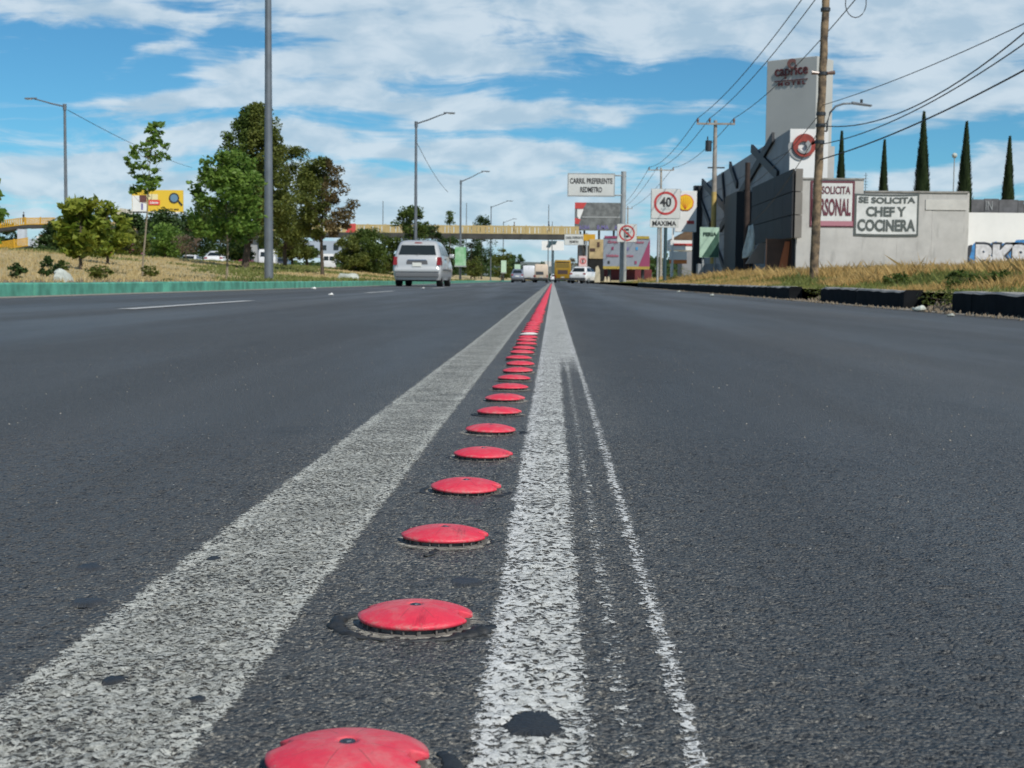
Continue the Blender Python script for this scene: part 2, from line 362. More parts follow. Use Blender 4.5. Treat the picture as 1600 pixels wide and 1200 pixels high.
# ================================================================== SETTING: road, kerbs, ground
m_asp = asphalt()
def lines_grid():
    xf = np.arange(-.92, .8001, .0042)
    gl = [-.92]; st = .006
    while gl[-1] > KL: gl.append(gl[-1]-st); st *= 1.12
    gr = [float(xf[-1])]; st = .006
    while gr[-1] < KR: gr.append(gr[-1]+st); st *= 1.12
    gl[-1] = KL-.25; gr[-1] = KR+.25
    xs = np.array(sorted(set(gl[1:])) + list(xf) + gr[1:])
    ys = [-4, -2, -1, 0, .3, .5, .62]; st = .0042
    while ys[-1] < 3.0: ys.append(ys[-1]+st); st *= 1.0022
    while ys[-1] < 700: ys.append(ys[-1]+st); st *= 1.07
    return xs, np.array(ys)
XS, YS = lines_grid()
def rh(x, y):
    fade = sm((1.05-np.abs(x+.06))/.18)*sm((3.0-y)/.9)
    g = (vn(x*210, y*210, 1)-.5)*.0026+(vn(x*110, y*110, 2)-.5)*.0018+(vn(x*30, y*30, 4)-.5)*.0008
    lowf = (vn(x*.9, y*.5, 9)-.5)*.004*sm((25-y)/20)
    return g*fade+lowf
def sheet(name, xs, ys, m, dz=0.0):
    Xg, Yg = np.meshgrid(xs, ys); Zg = rh(Xg, Yg)+dz
    V_ = np.stack([Xg.ravel(), Yg.ravel(), Zg.ravel()], 1); nx = len(xs); i = np.arange(len(ys)-1)[:, None]*nx+np.arange(nx-1)[None, :]
    F_ = np.stack([i, i+1, i+1+nx, i+nx], -1).reshape(-1, 4)
    return npmesh(name, V_, F_, m, smooth=True)
tag(sheet('road', XS, YS, m_asp), kind='structure')
def sub(a, b): return XS[(XS >= a) & (XS <= b)]
m_pl = paint('road_paint_grey', (.56, .56, .505), (.22, .22, .19), .52, -.362, -.203, scale=230, patchy=.16)
m_pr = paint('road_paint_white', (.70, .705, .67), (.50, .50, .46), .52, -.048, .097, scale=150, worn=(.022, 3.3, .049, .088), patchy=.14)
YP = YS[(YS > .29) & (YS < 330)]
tag(sheet('lane_line', sub(-.385, -.18), YP, m_pl, .0011), kind='structure')
tag(sheet('lane_line', sub(-.066, .118), YP, m_pr, .0011), kind='structure')
m_dash = paint('dash_paint', (.5, .5, .48), (.4, .4, .38), .72, -3.62, -3.47, scale=60, ewid=.01)
for k in range(14):
    y0 = 11.6+15*k; ys = np.linspace(y0, y0+4.8, 12)
    tag(sheet('lane_dash', np.linspace(-3.66, -3.43, 6), ys, m_dash, .006), kind='structure')
# far ground
m_dirt = mat('dry_earth', (.22, .17, .10), .95, var=.35, vs=.4, col2=(.15, .13, .075), bump=.02, bs=8)
MB().add([(-3000, -200, -.3), (3000, -200, -.3), (3000, 4500, -.3), (-3000, 4500, -.3)], [(0, 1, 2, 3)]).build('ground', m_dirt)['kind'] = 'structure'
def soil():
    m = bpy.data.materials.new('dry_turf'); m.use_nodes = True; t = m.node_tree; b = t.nodes['Principled BSDF']
    oc = N(t, 'ShaderNodeNewGeometry').outputs['Position']
    a = RAMP(t, NOISE(t, oc, .5, 6, .65), .35, .65); f = RAMP(t, NOISE(t, oc, 9, 6, .7), .3, .7)
    c = MIX(t, a, (.56, .43, .22), (.45, .37, .17)); c = MIX(t, RAMP(t, f, 0, 1, 0, .5), c, (.28, .22, .12))
    c = MIX(t, RAMP(t, NOISE(t, oc, 1.4, 4, .6), .6, .72, 0, .7), c, (.1, .13, .045))
    t.links.new(c, b.inputs['Base Color']); b.inputs['Roughness'].default_value = .95
    bn = N(t, 'ShaderNodeBump'); bn.inputs['Distance'].default_value = .05; t.links.new(NOISE(t, oc, 14, 5, .7), bn.inputs['Height']); t.links.new(bn.outputs[0], b.inputs['Normal'])
    return m
m_soil = soil()
def terrain(name, xs, ys, m=m_soil):
    Xg, Yg = np.meshgrid(xs, ys); Zg = gz(Xg, Yg); nx = len(xs)
    V_ = np.stack([Xg.ravel(), Yg.ravel(), Zg.ravel()], 1); i = np.arange(len(ys)-1)[:, None]*nx+np.arange(nx-1)[None, :]
    tag(npmesh(name, V_, np.stack([i, i+1, i+1+nx, i+nx], -1).reshape(-1, 4), m, smooth=True), kind='structure')
yt = np.concatenate([np.arange(0, 80, .8), np.arange(80, 200, 3), np.arange(200, 701, 25)])
terrain('median', np.concatenate([np.array([-140, -100, -60, -40]), np.arange(-30, -7.3, .5), [-7.12]]), yt)
terrain('verge', np.concatenate([[4.22], np.arange(4.5, 11, .4), np.array([14, 20, 30, 50, 90, 140])]), yt)
m_far_asp = mat('side_road_asphalt', (.07, .073, .078), .8, var=.2, vs=.5)
MB().add([(-37, 0, 1.155), (-28, 0, 1.155), (-28, 600, 1.155), (-37, 600, 1.155)], [(0, 1, 2, 3)]).build('side_road', m_far_asp)['kind'] = 'structure'

# dust strips in the gutters
def dustmat(name, e0, e1, dirn):
    m = bpy.data.materials.new(name); m.use_nodes = True; t = m.node_tree; b = t.nodes['Principled BSDF']
    oc = N(t, 'ShaderNodeNewGeometry').outputs['Position']; sx = N(t, 'ShaderNodeSeparateXYZ'); t.links.new(oc, sx.inputs[0])
    xw = M(t, 'MULTIPLY_ADD', M(t, 'SUBTRACT', NOISE(t, oc, 2.2, 6, .7), .5), .35, sx.outputs[0])
    e = RAMP(t, xw, min(e0, e1), max(e0, e1)); e = e if e1 > e0 else M(t, 'SUBTRACT', 1.0, e)
    c = MIX(t, RAMP(t, NOISE(t, oc, 12, 6, .7), .35, .65), (.36, .33, .28), (.2, .18, .145)); t.links.new(c, b.inputs['Base Color'])
    b.inputs['Roughness'].default_value = .95; t.links.new(M(t, 'MULTIPLY', e, RAMP(t, NOISE(t, oc, 30, 5, .7), .33, .5, .45, .95)), b.inputs['Alpha']); return m
sheetR = sheet('gutter_dust', np.linspace(KR-.55, KR, 8), YS[(YS > 5) & (YS < 120)], dustmat('dust_r', KR-.36, KR-.14, 1), .005); tag(sheetR, kind='structure')
sheetL = sheet('gutter_dust', np.linspace(KL, KL+.9, 10), YS[(YS > 5) & (YS < 160)], dustmat('dust_l', KL+.62, KL+.42, -1), .005); tag(sheetL, kind='structure')

# kerbs, block by block
m_green = mat('green_kerb_paint', (.10, .35, .25), .75, var=.4, vs=2.6, bump=.004, bs=30, stain=.8)
m_blackk = mat('black_kerb_face', (.011, .012, .014), .95, spec=.15, var=.4, vs=5, bump=.006, bs=20)  # black paint, with the shade on the road side darkened into the base
m_conc = mat('weathered_concrete', (.30, .29, .27), .9, var=.3, vs=4, bump=.004, bs=40)
def kerb_block(name, x0, x1, y0, y1, h, mats, parent, facing, jag=0.0):
    n = max(2, int((y1-y0)/.25)); vs = []; fs = []; ms = []
    for i in range(n+1):
        y = y0+(y1-y0)*i/n; e = 1.0
        zz = h+(random.random()-.5)*jag; xf = x0 if facing > 0 else x1
        bev = .02
        # profile from the road side: bottom, top edge, top back, bottom back
        if facing > 0: pr = [(x0-.0, -.05), (x0+.0+random.random()*jag*.3, zz-bev), (x0+bev+random.random()*jag*.5, zz), (x1, zz), (x1, -.05)]
        else: pr = [(x1, -.05), (x1, zz-bev), (x1-bev, zz), (x0, zz), (x0, -.05)]
        vs += [(a, y, b) for a, b in pr]
    for i in range(n):
        for k in range(4):
            a = i*5+k; b = a+5
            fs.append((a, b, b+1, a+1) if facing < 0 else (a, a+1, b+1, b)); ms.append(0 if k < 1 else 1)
    fs += [(0, 1, 2, 3, 4), tuple(n*5+k for k in (4, 3, 2, 1, 0))]; ms += [0, 0]
    mb = MB(); mb.add(vs, fs); mb.m = ms
    return mb.build(name, mats, parent)
kl = empty('green_kerb', (KL, 0, 0), 'long green painted concrete kerb along the dry grass median on the left', 'kerb')
y = 2.6
while y < 230:
    ln = 3.2 if y < 120 else 8
    g0, g1 = (.2 if abs(y-25) < .1 else .035), (.2 if abs(y+ln-25) < .1 else .035)
    kerb_block('kerb_block', KL-.22, KL, y+g0, y+ln-g1, .176+random.random()*.009, [m_green, m_green], kl, -1, .003); y += ln
kr = empty('black_kerb', (KR, 0, 0), 'broken black faced concrete kerb below the weedy verge on the right', 'kerb')
y = 3.2
while y < 62:
    ln = 2.6 if y < 30 else 5
    a, b = y+.01, y+ln-.01
    if a < 14.3 < b: b = 14.25
    if a < 15.3 < b and a > 14.2: a = 15.35
    if not (14.3 < a and b < 15.3) and b > a and not (21.2 < a < 21.9):
        if a < 21.2 < b: b = 21.2
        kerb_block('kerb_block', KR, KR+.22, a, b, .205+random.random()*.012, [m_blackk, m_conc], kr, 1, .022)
    y += ln

# ================================================================== ROAD STUDS
def studmat(name, col, col2):
    m = bpy.data.materials.new(name); m.use_nodes = True; t = m.node_tree; b = t.nodes['Principled BSDF']
    oc = N(t, 'ShaderNodeTexCoord').outputs['Object']; sx = N(t, 'ShaderNodeSeparateXYZ'); t.links.new(oc, sx.inputs[0])
    oi = N(t, 'ShaderNodeObjectInfo').outputs['Random']
    ad = N(t, 'ShaderNodeVectorMath', operation='ADD'); t.links.new(oc, ad.inputs[0]); cx = N(t, 'ShaderNodeCombineXYZ'); t.links.new(M(t, 'MULTIPLY', oi, 7), cx.inputs[0]); t.links.new(cx.outputs[0], ad.inputs[1]); q = ad.outputs[0]
    r = M(t, 'SQRT', M(t, 'MULTIPLY_ADD', sx.outputs[0], sx.outputs[0], M(t, 'MULTIPLY', sx.outputs[1], sx.outputs[1])))
    ang = M(t, 'ARCTAN2', sx.outputs[1], sx.outputs[0])
    seam = M(t, 'MULTIPLY', M(t, 'ABSOLUTE', M(t, 'SINE', M(t, 'MULTIPLY_ADD', ang, 4, .9))), r)
    sf = M(t, 'SUBTRACT', 1.0, RAMP(t, seam, .0006, .0019)); sf = M(t, 'MULTIPLY', sf, M(t, 'MULTIPLY', RAMP(t, r, .012, .018), M(t, 'SUBTRACT', 1.0, RAMP(t, r, .030, .042))))
    dust = RAMP(t, NOISE(t, q, 34, 5, .7), .42, .78, 0, .55)
    top = M(t, 'ADD', M(t, 'MULTIPLY', M(t, 'SUBTRACT', 1.0, RAMP(t, r, .0, .05)), .14), M(t, 'MULTIPLY', RAMP(t, sx.outputs[1], .0, .045), .3))
    c = MIX(t, M(t, 'ADD', dust, top, clamp=True), col, col2)
    c = MIX(t, M(t, 'MULTIPLY', sf, .38), c, (.2, .09, .08))
    c = MIX(t, RAMP(t, NOISE(t, q, 320, 3, .7), .66, .74, 0, .6), c, (.33, .24, .2))
    scf = M(t, 'MULTIPLY', RAMP(t, NOISE(t, MAPV(t, q, (20, 160, 20), rot=(0, 0, .5)), 1, 6, .8), .60, .68, 0, .55), RAMP(t, NOISE(t, q, 18, 2), .45, .6))
    c = MIX(t, scf, c, (.42, .17, .15))
    tyr = RAMP(t, NOISE(t, MAPV(t, q, (60, 9, 20)), 1, 5, .7), .60, .74, 0, .5); c = MIX(t, tyr, c, (.16, .02, .03))
    rimd = M(t, 'MULTIPLY', RAMP(t, r, .041, .0495), RAMP(t, NOISE(t, q, 130, 5, .8), .45, .7, 0, .6)); c = MIX(t, rimd, c, (.40, .30, .25))
    t.links.new(c, b.inputs['Base Color']); t.links.new(RAMP(t, NOISE(t, q, 60, 4, .7), .3, .7, .42, .68), b.inputs['Roughness'])
    bn = N(t, 'ShaderNodeBump'); bn.inputs['Distance'].default_value = .0009; bn.inputs['Strength'].default_value = .6
    t.links.new(M(t, 'ADD', M(t, 'MULTIPLY', sf, -.8), NOISE(t, q, 260, 4, .6)), bn.inputs['Height']); t.links.new(bn.outputs[0], b.inputs['Normal'])
    return m
m_red = studmat('stud_red_plastic', (.72, .034, .070), (.56, .25, .24))
m_whitestud = studmat('stud_white_plastic', (.75, .72, .68), (.6, .5, .45))
m_skirt = mat('stud_skirt', (.17, .16, .145), .8, var=.4, vs=60, bump=.001, bs=200)
m_refl = mat('stud_reflector', (.13, .12, .11), .5, var=.4, vs=80)
m_bolt = mat('bolt_steel', (.10, .115, .14), .5, metal=.6, var=.4, vs=300)
m_rub = mat('black_sealant', (.030, .032, .034), .6, var=.5, vs=50, bump=.002, bs=120)
m_cem = None
def cementmat():
    m = bpy.data.materials.new('pale_adhesive'); m.use_nodes = True; t = m.node_tree; b = t.nodes['Principled BSDF']
    oc = N(t, 'ShaderNodeTexCoord').outputs['Object']; sx = N(t, 'ShaderNodeSeparateXYZ'); t.links.new(oc, sx.inputs[0])
    r = M(t, 'SQRT', M(t, 'MULTIPLY_ADD', sx.outputs[0], sx.outputs[0], M(t, 'MULTIPLY', sx.outputs[1], sx.outputs[1])))
    gp = N(t, 'ShaderNodeNewGeometry').outputs['Position']
    rw = M(t, 'MULTIPLY_ADD', M(t, 'SUBTRACT', NOISE(t, gp, 40, 5, .7), .5), .022, r)
    a = M(t, 'SUBTRACT', 1.0, RAMP(t, rw, .051, .063)); a = M(t, 'MULTIPLY', a, RAMP(t, NOISE(t, gp, 140, 5, .7), .34, .52))
    c = MIX(t, RAMP(t, NOISE(t, gp, 120, 5, .7), .35, .65), (.46, .44, .38), (.22, .21, .18)); t.links.new(c, b.inputs['Base Color'])
    b.inputs['Roughness'].default_value = .9; t.links.new(a, b.inputs['Alpha'])
    bn = N(t, 'ShaderNodeBump'); bn.inputs['Distance'].default_value = .002; t.links.new(NOISE(t, gp, 150, 4, .7), bn.inputs['Height']); t.links.new(bn.outputs[0], b.inputs['Normal'])
    return m
m_cem = cementmat()
SR = .0495
def cap_mesh(nseg=240, nr=12, lo=False):
    if lo: nseg, nr = 28, 4
    vs = []; fs = []
    prof = [(0.0, .0182), (.10, .0182)]
    for i in range(1, nr+1):
        t = .10+.90*i/nr; prof.append((t, .0098+.0082*(1-.06*(t-.1)/.9-.94*((t-.1)/.9)**2.3)))
    prof += [(1.004, .0082), (.985, .0068), (.93, .0066)]
    if not lo: prof = [(0, .0168), (.118, .0168), (.122, .0179)]+prof[2:]
    vs.append((0, 0, prof[0][1]))
    for (t, z) in prof[1:]:
        for k in range(nseg):
            th = 2*math.pi*k/nseg; r = t*SR
            if not lo:
                for nc, wd, dp in ((R(167), R(11), .0110), (R(-9), R(11), .0110)):
                    d = abs((th-nc+math.pi) % (2*math.pi)-math.pi)/wd
                    if d < 1.0:
                        lim = SR-dp*(1-d**3)**.5; r = min(r, lim)
            vs.append((r*math.cos(th), r*math.sin(th), z))
    for k in range(nseg): fs.append((0, 1+k, 1+(k+1) % nseg))
    for i in range(len(prof)-2):
        for k in range(nseg):
            a = 1+i*nseg+k; b = 1+i*nseg+(k+1) % nseg; fs.append((a, a+nseg, b+nseg, b))
    mb = MB(); mb.add(vs, fs); return mb
def build_stud(loc, label, group):
    r_ = empty('road_stud', loc, label, 'road stud', group)
    c_ = cap_mesh().build('cap', m_red, r_, local=True, smooth='all')
    sk = MB(); n = 48
    vs = []; fs = []
    for i in range(n):
        t = 2*math.pi*i/n
        for rr, z in ((.0492, -.002), (.0488, .0022), (.0440, .0030), (.0436, .0074)): vs.append((rr*math.cos(t), rr*math.sin(t), z))
    for i in range(n):
        a = i*4; b = ((i+1) % n)*4; fs += [(a+q, b+q, b+1+q, a+1+q) for q in range(3)]
    sk.add(vs, fs).build('skirt', m_skirt, r_, local=True)
    for k in range(12):
        th = R(188+k*15.5+(3 if k % 3 == 1 else 0))
        mb = MB(); w = .0016 if k % 3 else .0034
        mb.box((-.0022, 0, .0045), (.0042, w, .0056)); cs, sn = math.cos(th), math.sin(th)
        mb.v = [((x+.0477)*cs-y*sn, (x+.0477)*sn+y*cs, z) for x, y, z in mb.v]
        mb.build('reflector', m_refl, r_, local=True)
    bt = MB(); bt.cyl((0, 0, .016), (0, 0, .0176), .0052, .0048, 18); bt.cyl((0, 0, .0176), (0, 0, .0183), .0030, .0026, 6)
    bt.build('bolt', m_bolt, r_, local=True, smooth=True)
    mb = MB(); vs = [(0, 0, .0018)]; n = 40
    for i in range(n):
        t = 2*math.pi*i/n; vs.append((.078*math.cos(t), .078*math.sin(t), .0016))
    mb.add(vs, [(0, 1+i, 1+(i+1) % n) for i in range(n)]).build('adhesive_bed', m_cem, r_, local=True)
    return r_
def smear(parent, path, seed, flat=.5):
    """a squeezed out bead of black sealant lying round the stud: list of (angle deg, radius, thickness)"""
    rnd = random.Random(seed); pts = []; rs = []
    for i in range(len(path)-1):
        a0, r0, w0 = path[i]; a1, r1, w1 = path[i+1]; n = max(2, int(abs(a1-a0)/5)+2)
        for k in range(n):
            t = k/n; a = R(a0+(a1-a0)*t); r = r0+(r1-r0)*t+(rnd.random()-.5)*.0030
            pts.append((r*math.cos(a), r*math.sin(a), .0018)); rs.append((w0+(w1-w0)*t)*(1+(rnd.random()-.5)*.6))
    mb = MB().tube(pts, rs, 8); mb.v = [(x, y, max(-.001, .0016+(z-.0018)*flat)) for x, y, z in mb.v]
    return mb.build('sealant_bead', m_rub, parent, local=True, smooth='all')
ORD = ['first', 'second', 'third', 'fourth', 'fifth', 'sixth', 'seventh', 'eighth', 'ninth', 'tenth', 'eleventh', 'twelfth', 'thirteenth', 'fourteenth', 'fifteenth', 'sixteenth', 'seventeenth', 'eighteenth', 'nineteenth', 'twentieth']+['twenty-'+q for q in ('first', 'second', 'third', 'fourth', 'fifth', 'sixth', 'seventh', 'eighth', 'ninth')]+['thirtieth']
LBL = ['red plastic road stud nearest the camera, cut off by the bottom of the photo',
       'second nearest red road stud, ringed by thick black sealant on its left side',
       'third nearest red road stud, a short crooked tar trickle running off in front',
       'fourth nearest red road stud with a flat grey sealant ring wider than its cap',
       'fifth nearest red road stud with a thin pale ring round its foot',
       'sixth nearest red road stud with a grey tongue of sealant on its right']
spos = [(543, 1183), (649, 962), (695, 836), (728, 760), (755, 709), (766.5, 671), (780, 643), (789, 622), (797, 605), (803, 591), (809, 579), (813, 568.5)]
GRP = 'red road studs in a row between the two white lines'
pts = [PG(px, py, .008) for px, py in spos]
st0 = None; Ylast = pts[-1].y; xl = -.1125
for i in range(300):
    if i < len(pts): x, y = pts[i].x, pts[i].y
    else: Ylast += .357; x, y = xl+random.uniform(-.006, .006), Ylast+random.uniform(-.02, .02)
    if i < len(LBL): lb = LBL[i]
    elif i == 18: lb = 'single dusty white road stud among the red ones'
    elif i < 30: lb = ORD[i]+' red road stud counted from the nearest one up the row'
    else: lb = 'small red road stud in the crowded far end of the row, beyond the thirtieth'
    if i == 0: o = build_stud((x, y, 0), lb, GRP); st0 = o; bare = list(o.children)
    elif i < 34:
        o = st0.copy(); COL.objects.link(o); o.location = (x, y, 0); rz = random.uniform(-.35, .35) if i > 3 else random.uniform(-.12, .12); o.rotation_euler = (0, 0, rz)
        for ch in bare:
            c = ch.copy(); COL.objects.link(c); c.parent = o
            if i == 18 and c.name.startswith('cap'):
                c.data = c.data.copy(); c.data.materials[0] = m_whitestud
    else:
        if i == 34: lo = cap_mesh(lo=True).build('road_stud', m_red, None, local=True, smooth='all'); o = lo
        else: o = lo.copy(); COL.objects.link(o)
        o.location = (x, y, -.001)
    o.scale = (.935, .935, 1.0)
    if 1 < i: o.rotation_euler = (random.gauss(0, .012), random.gauss(0, .012), o.rotation_euler.z)
    o['label'] = lb; o['category'] = 'road stud'; o['group'] = GRP
    if i == 0: smear(o, [(-50, .064, .005), (-20, .066, .009), (12, .064, .007), (30, .06, .003)], 1)
    if i == 1:
        smear(o, [(150, .058, .003), (172, .066, .006), (195, .069, .0075), (225, .066, .005), (240, .063, .002), (262, .060, .0015), (285, .058, .003), (310, .060, .006), (335, .064, .009), (355, .069, .005)], 2)
        smear(o, [(222, .066, .003), (228, .075, .0028), (228.5, .084, .0015)], 3)
    if i == 2: smear(o, [(262, .054, .002), (266, .062, .0028), (262, .074, .003), (265, .084, .0028), (258, .098, .0016)], 4); smear(o, [(-30, .052, .0015), (0, .0555, .003), (20, .054, .001)], 5)
    if i == 3: smear(o, [(160, .060, .003), (200, .062, .0045), (240, .058, .005), (280, .057, .006), (320, .060, .008), (355, .064, .006), (370, .062, .002)], 6, .35)
    if i == 4: smear(o, [(165, .058, .0015), (210, .06, .004), (270, .057, .0035), (330, .058, .003)], 7, .35)
    if i == 5: smear(o, [(-40, .056, .002), (-8, .066, .008), (8, .066, .006), (18, .06, .002)], 8, .4)
    if i == 6: smear(o, [(160, .057, .002), (210, .06, .005), (300, .058, .005), (350, .056, .003)], 9, .4)

# tar spots on the lines
m_tar = mat('tar', (.020, .023, .027), .6, var=.3, vs=60, bump=.003, bs=230, col2=(.030, .032, .034))
m_tar2 = mat('worn_tar', (.042, .047, .054), .6, var=.3, vs=60, bump=.002, bs=230)
def tar_spot(px, py, rx, ry, label, seed):
    c = PG(px, py); w = rx/F*c.y; dd = PG(px, py-ry).y-PG(px, py+ry).y; rnd = random.Random(seed); n = 150
    vs = [(c.x, c.y, .0034)]; zb = [(c.x, c.y)]
    ph = [rnd.random()*6.28 for _ in range(6)]
    for ring_, zz in ((.8, .0036), (1.0, .0012)):
        for i in range(n):
            t = 2*math.pi*i/n; q = ring_*(1+.10*math.sin(2*t+ph[0])+.09*math.sin(3*t+ph[1])+.06*math.sin(5*t+ph[2])+.045*math.sin(9*t+ph[3])+.04*math.sin(17*t+ph[4])+.035*math.sin(31*t+ph[5])+(hsh(i, seed, 3)-.5)*.10)
            vs.append((c.x+w*q*math.cos(t), c.y+dd/2*q*math.sin(t), zz))
    fs = [(0, 1+i, 1+(i+1) % n) for i in range(n)]+[(1+i, 1+n+i, 1+n+(i+1) % n, 1+(i+1) % n) for i in range(n)]
    return tag(MB().add(vs, fs).build('tar_spot', m_tar2 if seed >= 7 else m_tar, smooth='all'), label, 'tar spot', 'dark tar spots stuck on the road')
tar_spot(834, 1138, 45, 25, 'large jagged black tar spot on the white line at the bottom edge', 3)
tar_spot(177, 1069, 17, 8, 'small oval black tar spot on the grey line near the lower left corner', 4)
tar_spot(308, 1099, 16, 5, 'thin flat tar spot low on the grey line, nearer the studs', 5)
tar_spot(335, 877, 12, 4, 'tiny tar spot at the outer edge of the grey line, higher up', 6)
tar_spot(728, 913, 24, 7, 'dull smooth tar spot on bare asphalt just beyond the second stud', 7)
tar_spot(137, 945, 26, 7, 'wide dull tar spot on the asphalt left of the grey line, the nearest of three', 8)
tar_spot(140, 890, 20, 6, 'dull tar spot on the asphalt left of the grey line, the farthest of three', 9)
# loose grit on the near road
def grit():
    n = 800; x = rng.uniform(-1.6, 1.4, n); y = .7+rng.random(n)**1.4*5; s = rng.uniform(.0007, .0022, n)*(1+.4*(y > 2.5))
    V_ = []; F_ = []
    tet = np.array([(1, 0, -.3), (-.6, .8, -.3), (-.5, -.9, -.3), (.1, .1, .9)])
    for i in range(n):
        a = rng.random()*6.28; c, q = math.cos(a), math.sin(a); t = tet*s[i]; t = np.stack([t[:, 0]*c-t[:, 1]*q, t[:, 0]*q+t[:, 1]*c, t[:, 2]], 1)
        V_.append(t+(x[i], y[i], .0012)); k = i*4; F_ += [(k, k+1, k+3), (k+1, k+2, k+3), (k+2, k, k+3)]
    o = npmesh('road_grit', np.concatenate(V_), F_, mat('grit_stone', (.24, .23, .20), .9, var=.6, vs=200)); tag(o, 'fine loose grit scattered over the near asphalt', kind='stuff')
grit()

# ================================================================== VEGETATION
L_GREEN = leafmat('leaf_green', (.035, .075, .015), (.15, .20, .04), .4)
L_BRIGHT = leafmat('leaf_bright', (.07, .15, .02), (.22, .33, .06), .42)
L_DARK = leafmat('leaf_dark', (.020, .045, .012), (.07, .12, .03), .3)
L_YEL = leafmat('leaf_yellowgreen', (.13, .20, .02), (.36, .38, .06), .42)
L_RED = leafmat('leaf_bronze', (.08, .07, .025), (.19, .13, .055), .35)
L_OLIVE = leafmat('leaf_olive', (.07, .10, .02), (.20, .22, .045), .4)
L_CYP = leafmat('leaf_cypress', (.012, .028, .010), (.04, .065, .022), .1)
L_DRY = leafmat('grass_dry', (.40, .29, .12), (.66, .52, .27), .3)
L_GOLD = leafmat('grass_golden', (.40, .26, .085), (.62, .44, .18), .3)
L_GRASS = leafmat('grass_green', (.10, .13, .035), (.24, .26, .07), .3)
L_BROWN = leafmat('twig_brown', (.12, .08, .055), (.2, .14, .10), .2)
m_bark = mat('bark', (.09, .068, .05), .9, var=.4, vs=6, bump=.02, bs=18)
m_barkl = mat('bark_pale', (.24, .20, .14), .9, var=.3, vs=6, bump=.01, bs=18)
def leaves(C_, size, up=.5, aspect=.55, spread=.35):
    n = len(C_); a = rng.normal(size=(n, 3)); a[:, 2] *= .6; a /= np.linalg.norm(a, axis=1)[:, None]
    nrm = rng.normal(size=(n, 3))+np.array([0, 0, up*2]); b = np.cross(a, nrm); b /= (np.linalg.norm(b, axis=1)[:, None]+1e-9)
    s = size*rng.uniform(.6, 1.3, n)[:, None]; a = a*s*.5; b = b*s*.5*aspect
    V_ = np.stack([C_-a, C_-a*.1+b, C_+a, C_-a*.1-b], 1).reshape(-1, 3); F_ = np.arange(4*n).reshape(-1, 4)
    return V_, F_
def tree(x, y, z0, ztop, zc0, rad, n, leaf, m, label, cat='tree', name='tree', group=None, shape='round', clumps=60, trunk=.09, bark=None, cr=.42, lean=(0, 0), m2=None, side=0, depth=None):
    root = empty(name, (x, y, z0), label, cat, group); bark = bark or m_bark
    H = ztop-zc0; cz = zc0; cc = []
    while len(cc) < clumps:
        t = random.random(); a = random.random()*2*math.pi
        if shape == 'round': env = math.sin(math.pi*min(1, (.12+t*.86)))**.6
        elif shape == 'cone': env = (1-t)**.62*(1 if t > .12 else .55+t*3.7)
        elif shape == 'spire': env = (1-t)**.9
        elif shape == 'open': env = (.55+.45*math.sin(math.pi*t))*(1 if t < .8 else .6)
        rr = rad*env*math.sqrt(random.random())*(.85+.3*random.random())
        cc.append((x+lean[0]*t+rr*math.cos(a), y+lean[1]*t+(rr*math.sin(a))*(depth or 1), cz+H*t*.96+.02*H))
    cc = np.array(cc); k = rng.integers(0, clumps, n)
    crad = rad*cr*(.6+.7*rng.random(clumps))
    d = rng.normal(size=(n, 3)); d /= np.linalg.norm(d, axis=1)[:, None]; d *= (rng.random(n)**.45)[:, None]
    C_ = cc[k]+d*crad[k][:, None]*np.array([1, 1, .75])
    if m2 is not None:
        sel = (C_[:, 0]-x)*side > rad*.15; V1, F1 = leaves(C_[sel], leaf); npmesh('crown', V1, F1, m2, root, (x, y, z0)); C_ = C_[~sel]
    V_, F_ = leaves(C_, leaf); npmesh('crown', V_, F_, m, root, (x, y, z0))
    tk = MB(); zt = zc0+H*.72; pts_ = []; rs = []
    for i in range(7):
        t = i/6; pts_.append((x+lean[0]*t*.7+math.sin(i*1.7+x)*.02*rad, y+math.cos(i*2.1+y)*.02*rad, z0-.1+(zt-z0+.1)*t)); rs.append(trunk*(1-.8*t))
    tk.tube(pts_, rs, 8)
    for c in cc[:min(26, clumps)]:
        t = random.uniform(.35, .9); b0 = Vector((x+lean[0]*t*.7, y, max(zc0*.9+z0*.1, min(c[2]-.15*H, zt)))); c = Vector(c)
        tk.tube([b0, (b0+c)/2+Vector((0, 0, -.05*H)), c], [trunk*.32, trunk*.2, trunk*.07], 5)
    tk.build('trunk', bark, root, smooth=True); return root
def tree_px(px, L, ytop, ycrown, hw, n, leaf, m, label, Y=None, **k):
    """foot seen at column px, standing at lateral distance L; crown between rows ytop and ycrown"""
    Y = Y or DL(px, L); x = P(px, 420, Y).x; z0 = gzf(x, Y)
    return tree(x, Y, z0, P(px, ytop, Y).z, P(px, ycrown, Y).z if ycrown else z0+.03, hw/F*Y, n, leaf, m, label, **k)
